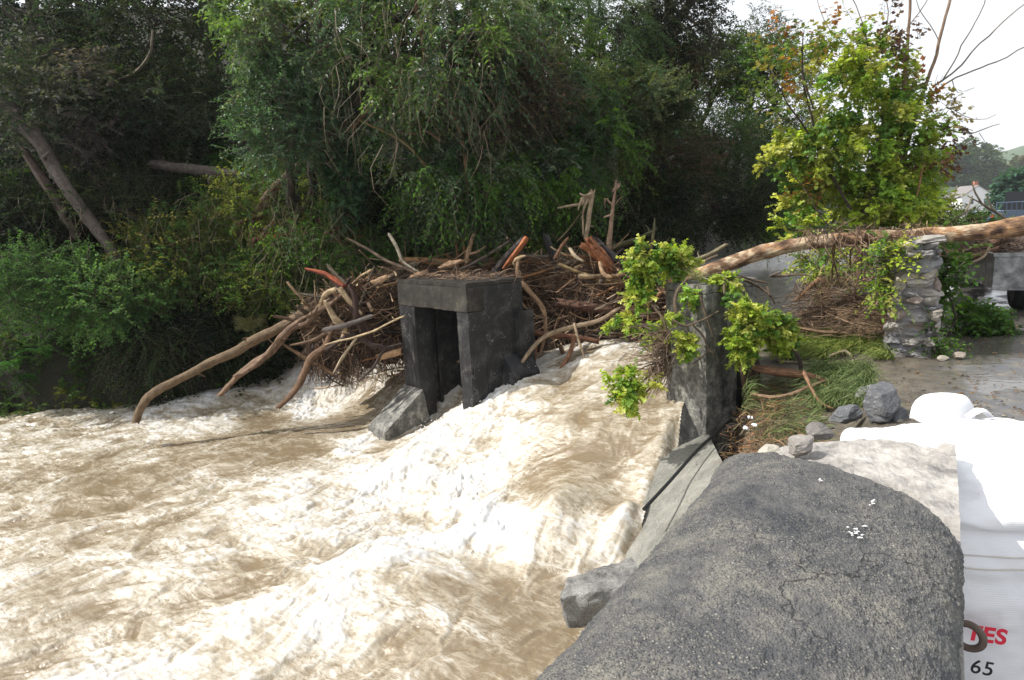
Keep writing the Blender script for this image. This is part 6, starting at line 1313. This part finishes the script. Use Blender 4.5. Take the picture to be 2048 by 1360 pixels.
def bucket():
    gal, t, o_ = nodes('galvanised'); g = geo(t); n1 = noise(t, g, 7, 5, .6); n2 = noise(t, g, 3, 3)
    p = pbsdf(t, o_, ramp(t, n1, [(.3, (.10, .10, .105)), (.5, (.22, .22, .22)), (.7, (.42, .42, .41))]), .45, bump(t, n2, .2, .02)); p.inputs['Metallic'].default_value = .5
    a, b = at(1984, 578, 10.4), at(1984, 508, 10.4); x = np.array([math.cos(R(-24)), math.sin(R(-24)), 0]); y = np.array([-x[1], x[0], 0])
    z0, z1 = a[2], b[2]; P0 = np.array([a[0], a[1], 0])
    r = empty('trailer', tuple(P0+[.8, .4, 0]), 'grey steel sided trailer with a black tyre at the right edge of the road', 'trailer')
    def bx(x0, x1, y0, y1, za, zb, nm, m_=gal, **k):
        mb = MB(); hexa(mb, [P0+x*p_+y*q_+np.array([0, 0, z]) for z in (za, zb) for p_, q_ in ((x0, y0), (x1, y0), (x1, y1), (x0, y1))], cell=.12, amp=.003, edge=.008, **k); return mb.build(nm, m_, r)
    bx(0, 2.6, 0, .04, z0, z1, 'tailboard'); bx(0, .04, .043, 3.2, z0, z1, 'side_board'); bx(2.56, 2.6, .043, 3.2, z0, z1, 'side_board'); bx(.043, 2.557, .043, 3.2, z0+.02, z0+.08, 'floor_plate')
    bx(-.02, 2.62, -.03, -.003, z1-.045, z1+.012, 'top_rail'); bx(-.02, 2.62, -.035, -.003, z0-.02, z0+.04, 'bottom_rail')
    ty, t, o_ = nodes('tyre_rubber'); pbsdf(t, o_, (.012, .012, .013), .6)
    for xx in (.36, 2.0):
        w_ = empty('wheel', (0, 0, 0), None, None) if False else None
        mb = MB(); R0 = (z0+.02)*.5+.12; R0 = max(R0, .25); th = np.linspace(0, 2*np.pi, 73); prof = [(.0, .62), (.0, .9), (.03, 1.), (.09, 1.02), (.10, .97), (.12, .97), (.13, 1.02), (.19, 1.0), (.22, .9), (.22, .62)]
        c = P0+x*xx+y*.5+np.array([0, 0, R0]); G = np.array([[c+x*a_+y*(math.cos(q)*R0*rr)+np.array([0, 0, math.sin(q)*R0*rr]) for a_, rr in prof] for q in th]); n = len(prof)
        i, j = np.meshgrid(np.arange(72), np.arange(n-1), indexing='ij'); k = (i*n+j).ravel(); mb.add(G.reshape(-1, 3), F4=np.c_[k, k+1, k+n+1, k+n]); tyo = mb.build('wheel', ty, r, smooth=True)
        mb = MB(); G = np.array([[c+x*a_+y*(math.cos(q)*R0*rr)+np.array([0, 0, math.sin(q)*R0*rr]) for a_, rr in [(.05, .0), (.05, .3), (.02, .5), (.01, .62)]] for q in th]); n = 4
        i, j = np.meshgrid(np.arange(72), np.arange(n-1), indexing='ij'); k = (i*n+j).ravel(); mb.add(G.reshape(-1, 3), F4=np.c_[k, k+1, k+n+1, k+n]); rim = mb.build('rim', gal, r, smooth=True); rim.parent = tyo
        rim.location = (0, 0, 0); 
        for v_ in rim.data.vertices: pass
bucket()

# ================================================================== FAR BACKGROUND
def far():
    def lz(P): return float(land_z(np.array([P[0]]), np.array([P[1]]))[0])
    # white house with outbuilding
    wm, t, o_ = nodes('white_render'); g = geo(t); pbsdf(t, o_, mixc(t, noise(t, g, .6), (.74, .74, .72), (.82, .82, .80)), .8)
    rm, t, o_ = nodes('slate_roof'); pbsdf(t, o_, mixc(t, noise(t, geo(t), 3), (.16, .15, .15), (.24, .21, .20)), .7)
    gm, t, o_ = nodes('window_glass'); pbsdf(t, o_, (.05, .06, .07), .1, spec=.8)
    bm_, t, o_ = nodes('brick'); pbsdf(t, o_, (.40, .16, .10), .8)
    def house(px0, px1, pyb, pyt, d, label, name, gable=True, chim=True):
        a = at(px0, pyb, d); b = at(px1, pyb, d); W_ = b[0]-a[0]; z1 = at(px0, pyt, d)[2]; z0 = -.1
        z0 = min(z0, a[2]); r = empty(name, (a[0]+W_/2, d+2, z0), label, 'house')
        def q(x, y, z): return np.array([a[0]+x, d+y, z])
        mb = MB(); hexa(mb, [q(0, 0, z0), q(W_, 0, z0), q(W_, 6, z0), q(0, 6, z0), q(0, 0, z1), q(W_, 0, z1), q(W_, 6, z1), q(0, 6, z1)], cell=1, amp=.0); 
        rise = W_*.32 if gable else W_*.12; pk = q(W_/2, 0, z1+rise); pk2 = q(W_/2, 6, z1+rise)
        mb.add([q(0, 0, z1), q(W_, 0, z1), pk, q(0, 6, z1), q(W_, 6, z1), pk2], F3=[(0, 1, 2), (4, 3, 5)]); mb.build('walls', wm, r)
        mb = MB(); e = .25
        for s_ in (0, 1):
            x0 = -e if s_ == 0 else W_+e; lo = z1-.1
            A_, B_, C_, D_ = q(x0, -.15, lo), pk+[0, -.15, .02], pk2+[0, .15, .02], q(x0, 6.15, lo); up = np.array([0, 0, .15]); hexa(mb, [A_, B_, C_, D_, A_+up, B_+up, C_+up, D_+up], cell=2, amp=0)
        ro = mb.build('roof', rm, r)
        if chim:
            mb = MB(); c0 = pk+[-.25, 1., -.3]; hexa(mb, [c0, c0+[.8, 0, 0], c0+[.8, .6, 0], c0+[0, .6, 0], c0+[0, 0, 1.3], c0+[.8, 0, 1.3], c0+[.8, .6, 1.3], c0+[0, .6, 1.3]], cell=2, amp=0); mb.build('chimney', bm_, r)
        for k in range(2 if W_ > 3 else 1):
            x = W_*(.25+.45*k); mb = MB(); hexa(mb, [q(x, -.06, z1-1.6), q(x+.8, -.06, z1-1.6), q(x+.8, -.003, z1-1.6), q(x, -.003, z1-1.6), q(x, -.06, z1-.6), q(x+.8, -.06, z1-.6), q(x+.8, -.003, z1-.6), q(x, -.003, z1-.6)], cell=2, amp=0); mb.build('window', gm, r)
    house(1922, 1985, 430, 394, 150, 'white gabled house seen through bare branches behind the fallen trunk', 'white_house')
    house(1988, 2026, 431, 406, 156, 'low white outbuilding joined at the right of the gabled white house', 'outbuilding', gable=False, chim=False)
    # far hazy trees
    FG = 'hazy trees far beyond the road'; FC = [(.05, .085, .04), (.065, .10, .045), (.04, .07, .04)]
    K_ = 3.6
    for nm, lab, px, py, d, rx, rz, cols in [('far_tree', 'big hazy oak behind the white house', 1945, 345, 85, 4.6, 3.6, FC), ('far_tree', 'hazy tree at the left of the big hazy oak', 1900, 360, 80, 3.6, 3.6, FC), ('far_tree', 'hazy tree stepping down at the right of the big hazy oak', 1990, 375, 88, 3.0, 2.4, FC), ('far_tree', 'yellowish hazy tree at the right edge behind the conifer', 2042, 365, 95, 3.0, 3.2, [(.10, .12, .05), (.13, .12, .06)]),
        ('far_conifer', 'bluish green conifer at the right edge beyond the road', 2040, 388, 58, 1.3, 1.7, [(.04, .09, .07), (.05, .11, .08)]), ('far_tree', 'hazy tree rising left of the white house over the roadside bush', 1855, 370, 72, 2.6, 3.0, FC), ('far_tree', 'hazy tree filling the gap between the wood and the ivy tree', 1790, 400, 70, 3.6, 2.6, FC), ('far_tree', 'hazy tree beyond the right edge of the view', 2120, 370, 90, 4, 3.6, FC)]:
        q_ = K_ if 'conifer' not in nm else 1.6; c = at(px, py, d*q_); b = np.array([c[0], c[1], -.1]); tree(nm, lab, 'tree', c, (rx*q_, rx*.8*q_, rz*q_), 110, 10, 10, 1.1*q_, .4, .38*q_, .3*q_, cols, base=b, twr=0, tr=.25*q_, cr=.6*q_, limbs=8, group=FG)
    # hills
    def hill(name, lab, d, pts, col):
        mm, t, o_ = nodes(name+'_mat'); pbsdf(t, o_, mixc(t, noise(t, geo(t), .03, 6), col, tuple(q*1.5 for q in col)), .95)
        xs = np.array([p[0] for p in pts]); hs = np.array([p[1] for p in pts])
        def fn(u, v):
            px = xs[0]+(xs[-1]-xs[0])*u; X = np.interp(px, [xs[0], xs[-1]], [at(xs[0], 400, d)[0], at(xs[-1], 400, d)[0]]); H_ = np.interp(px, xs, hs)
            Y = d+d*.5*(v-.5); Z_ = H_*np.sin(np.pi*np.clip(v, 0, 1))*(1+.12*fbm(X/d*9, Y/d*9, o=4, s=211))-1
            return np.stack([X, Y, Z_], -1)
        V, F = grid_surface(fn, 200, 40); o = MB().add(V, F4=F).build(name, mm, smooth=True); tag(o, lab, kind='structure')
    hill('far_hill', 'pale hazy hill on the horizon', 620, [(1300, 20), (1700, 30), (1900, 34), (1990, 42), (2050, 48), (2200, 52), (2500, 40)], (.06, .09, .05))
    hill('middle_hill', 'lower wooded hill beyond the river', 260, [(1200, 12), (1500, 14), (1750, 10), (1900, 6), (2000, 4), (2200, 8), (2500, 10)], (.04, .06, .03))
    # pickup at the right edge, mostly hidden by the trunk
    cm, t, o_ = nodes('blue_paint'); pbsdf(t, o_, (.10, .14, .20), .3); bl, t, o_ = nodes('dark_cab'); pbsdf(t, o_, (.02, .022, .025), .3); rd, t, o_ = nodes('red_lamp'); pbsdf(t, o_, (.5, .03, .03), .3)
    c = at(1992, 430, 32); z0 = .0; r = empty('pickup', (c[0]+2, c[1]+.9, 0), 'dark flatbed pickup parked far down the road above the fallen trunk', 'pickup')
    def bx(x0, x1, y0, y1, za, zb, nm, m_, par=None, taper=0.):
        mb = MB(); t_ = taper; P = [c*[1, 1, 0]+np.array([p_, q_, za]) for p_, q_ in ((x0, y0), (x1, y0), (x1, y1), (x0, y1))]+[c*[1, 1, 0]+np.array([p_, q_, zb]) for p_, q_ in ((x0+t_, y0+t_), (x1-t_, y0+t_), (x1-t_, y1-t_), (x0+t_, y1-t_))]
        hexa(mb, P, cell=.3, amp=0, edge=.01); return mb.build(nm, m_, par or r)
    bx(0, 1.45, 0, 1.8, .65, 1.12, 'flatbed', cm); bx(1.48, 3.2, .02, 1.78, .5, 1.98, 'cab', bl, taper=.12); bx(3.23, 4.3, .05, 1.75, .5, 1.15, 'bonnet', cm, taper=.05)
    bx(-.03, -.003, .1, .3, .85, 1.0, 'tail_lamp', rd); bx(-.03, -.003, 1.5, 1.7, .85, 1.0, 'tail_lamp', rd)
    mb = MB()
    for x_ in np.linspace(.02, 1.42, 7): tube(mb, [c*[1, 1, 0]+np.array([x_, .02, 1.123]), c*[1, 1, 0]+np.array([x_, .02, 1.5])], [.02, .02], sides=5, rough=0)
    tube(mb, [c*[1, 1, 0]+np.array([-.0, .02, 1.5]), c*[1, 1, 0]+np.array([1.44, .02, 1.5])], [.025, .025], sides=5, rough=0); mb.build('rack', cm, r)
    ty = bpy.data.materials['tyre_rubber']
    for (x_, y_) in ((.7, .0), (.7, 1.55), (3.4, .0), (3.4, 1.55)):
        mb = MB(); th = np.linspace(0, 2*np.pi, 33); G = np.array([[c*[1, 1, 0]+np.array([x_+math.cos(q)*.36*rr, y_+a_, .36+math.sin(q)*.36*rr]) for a_, rr in ((0, .0), (0, .9), (.03, 1), (.19, 1), (.22, .9), (.22, 0))] for q in th]); i, j = np.meshgrid(np.arange(32), np.arange(5), indexing='ij'); k = (i*6+j).ravel(); mb.add(G.reshape(-1, 3), F4=np.c_[k, k+1, k+7, k+6]); mb.build('wheel', ty, r, smooth=True)
far()

# ================================================================== HAZE
def haze():
    x0, x1, y0, y1, z0, z1 = -800, 1500, -30, 1100, -6.2, 90
    mb = MB(); V = [(x, y, z) for z in (z0, z1) for x, y in ((x0, y0), (x1, y0), (x1, y1), (x0, y1))]
    mb.add(V, F4=[(0, 3, 2, 1), (4, 5, 6, 7), (0, 1, 5, 4), (1, 2, 6, 5), (2, 3, 7, 6), (3, 0, 4, 7)])
    m_, t, o = nodes('haze_air'); v = t.nodes.new('ShaderNodeVolumePrincipled'); v.inputs['Color'].default_value = (.93, .96, 1, 1); v.inputs['Density'].default_value = .00032; v.inputs['Anisotropy'].default_value = .2
    t.links.new(v.outputs[0], o.inputs['Volume']); ob = mb.build('haze', m_, origin=np.zeros(3)); tag(ob, 'pale morning haze in the valley air', 'haze', kind='stuff')
haze()
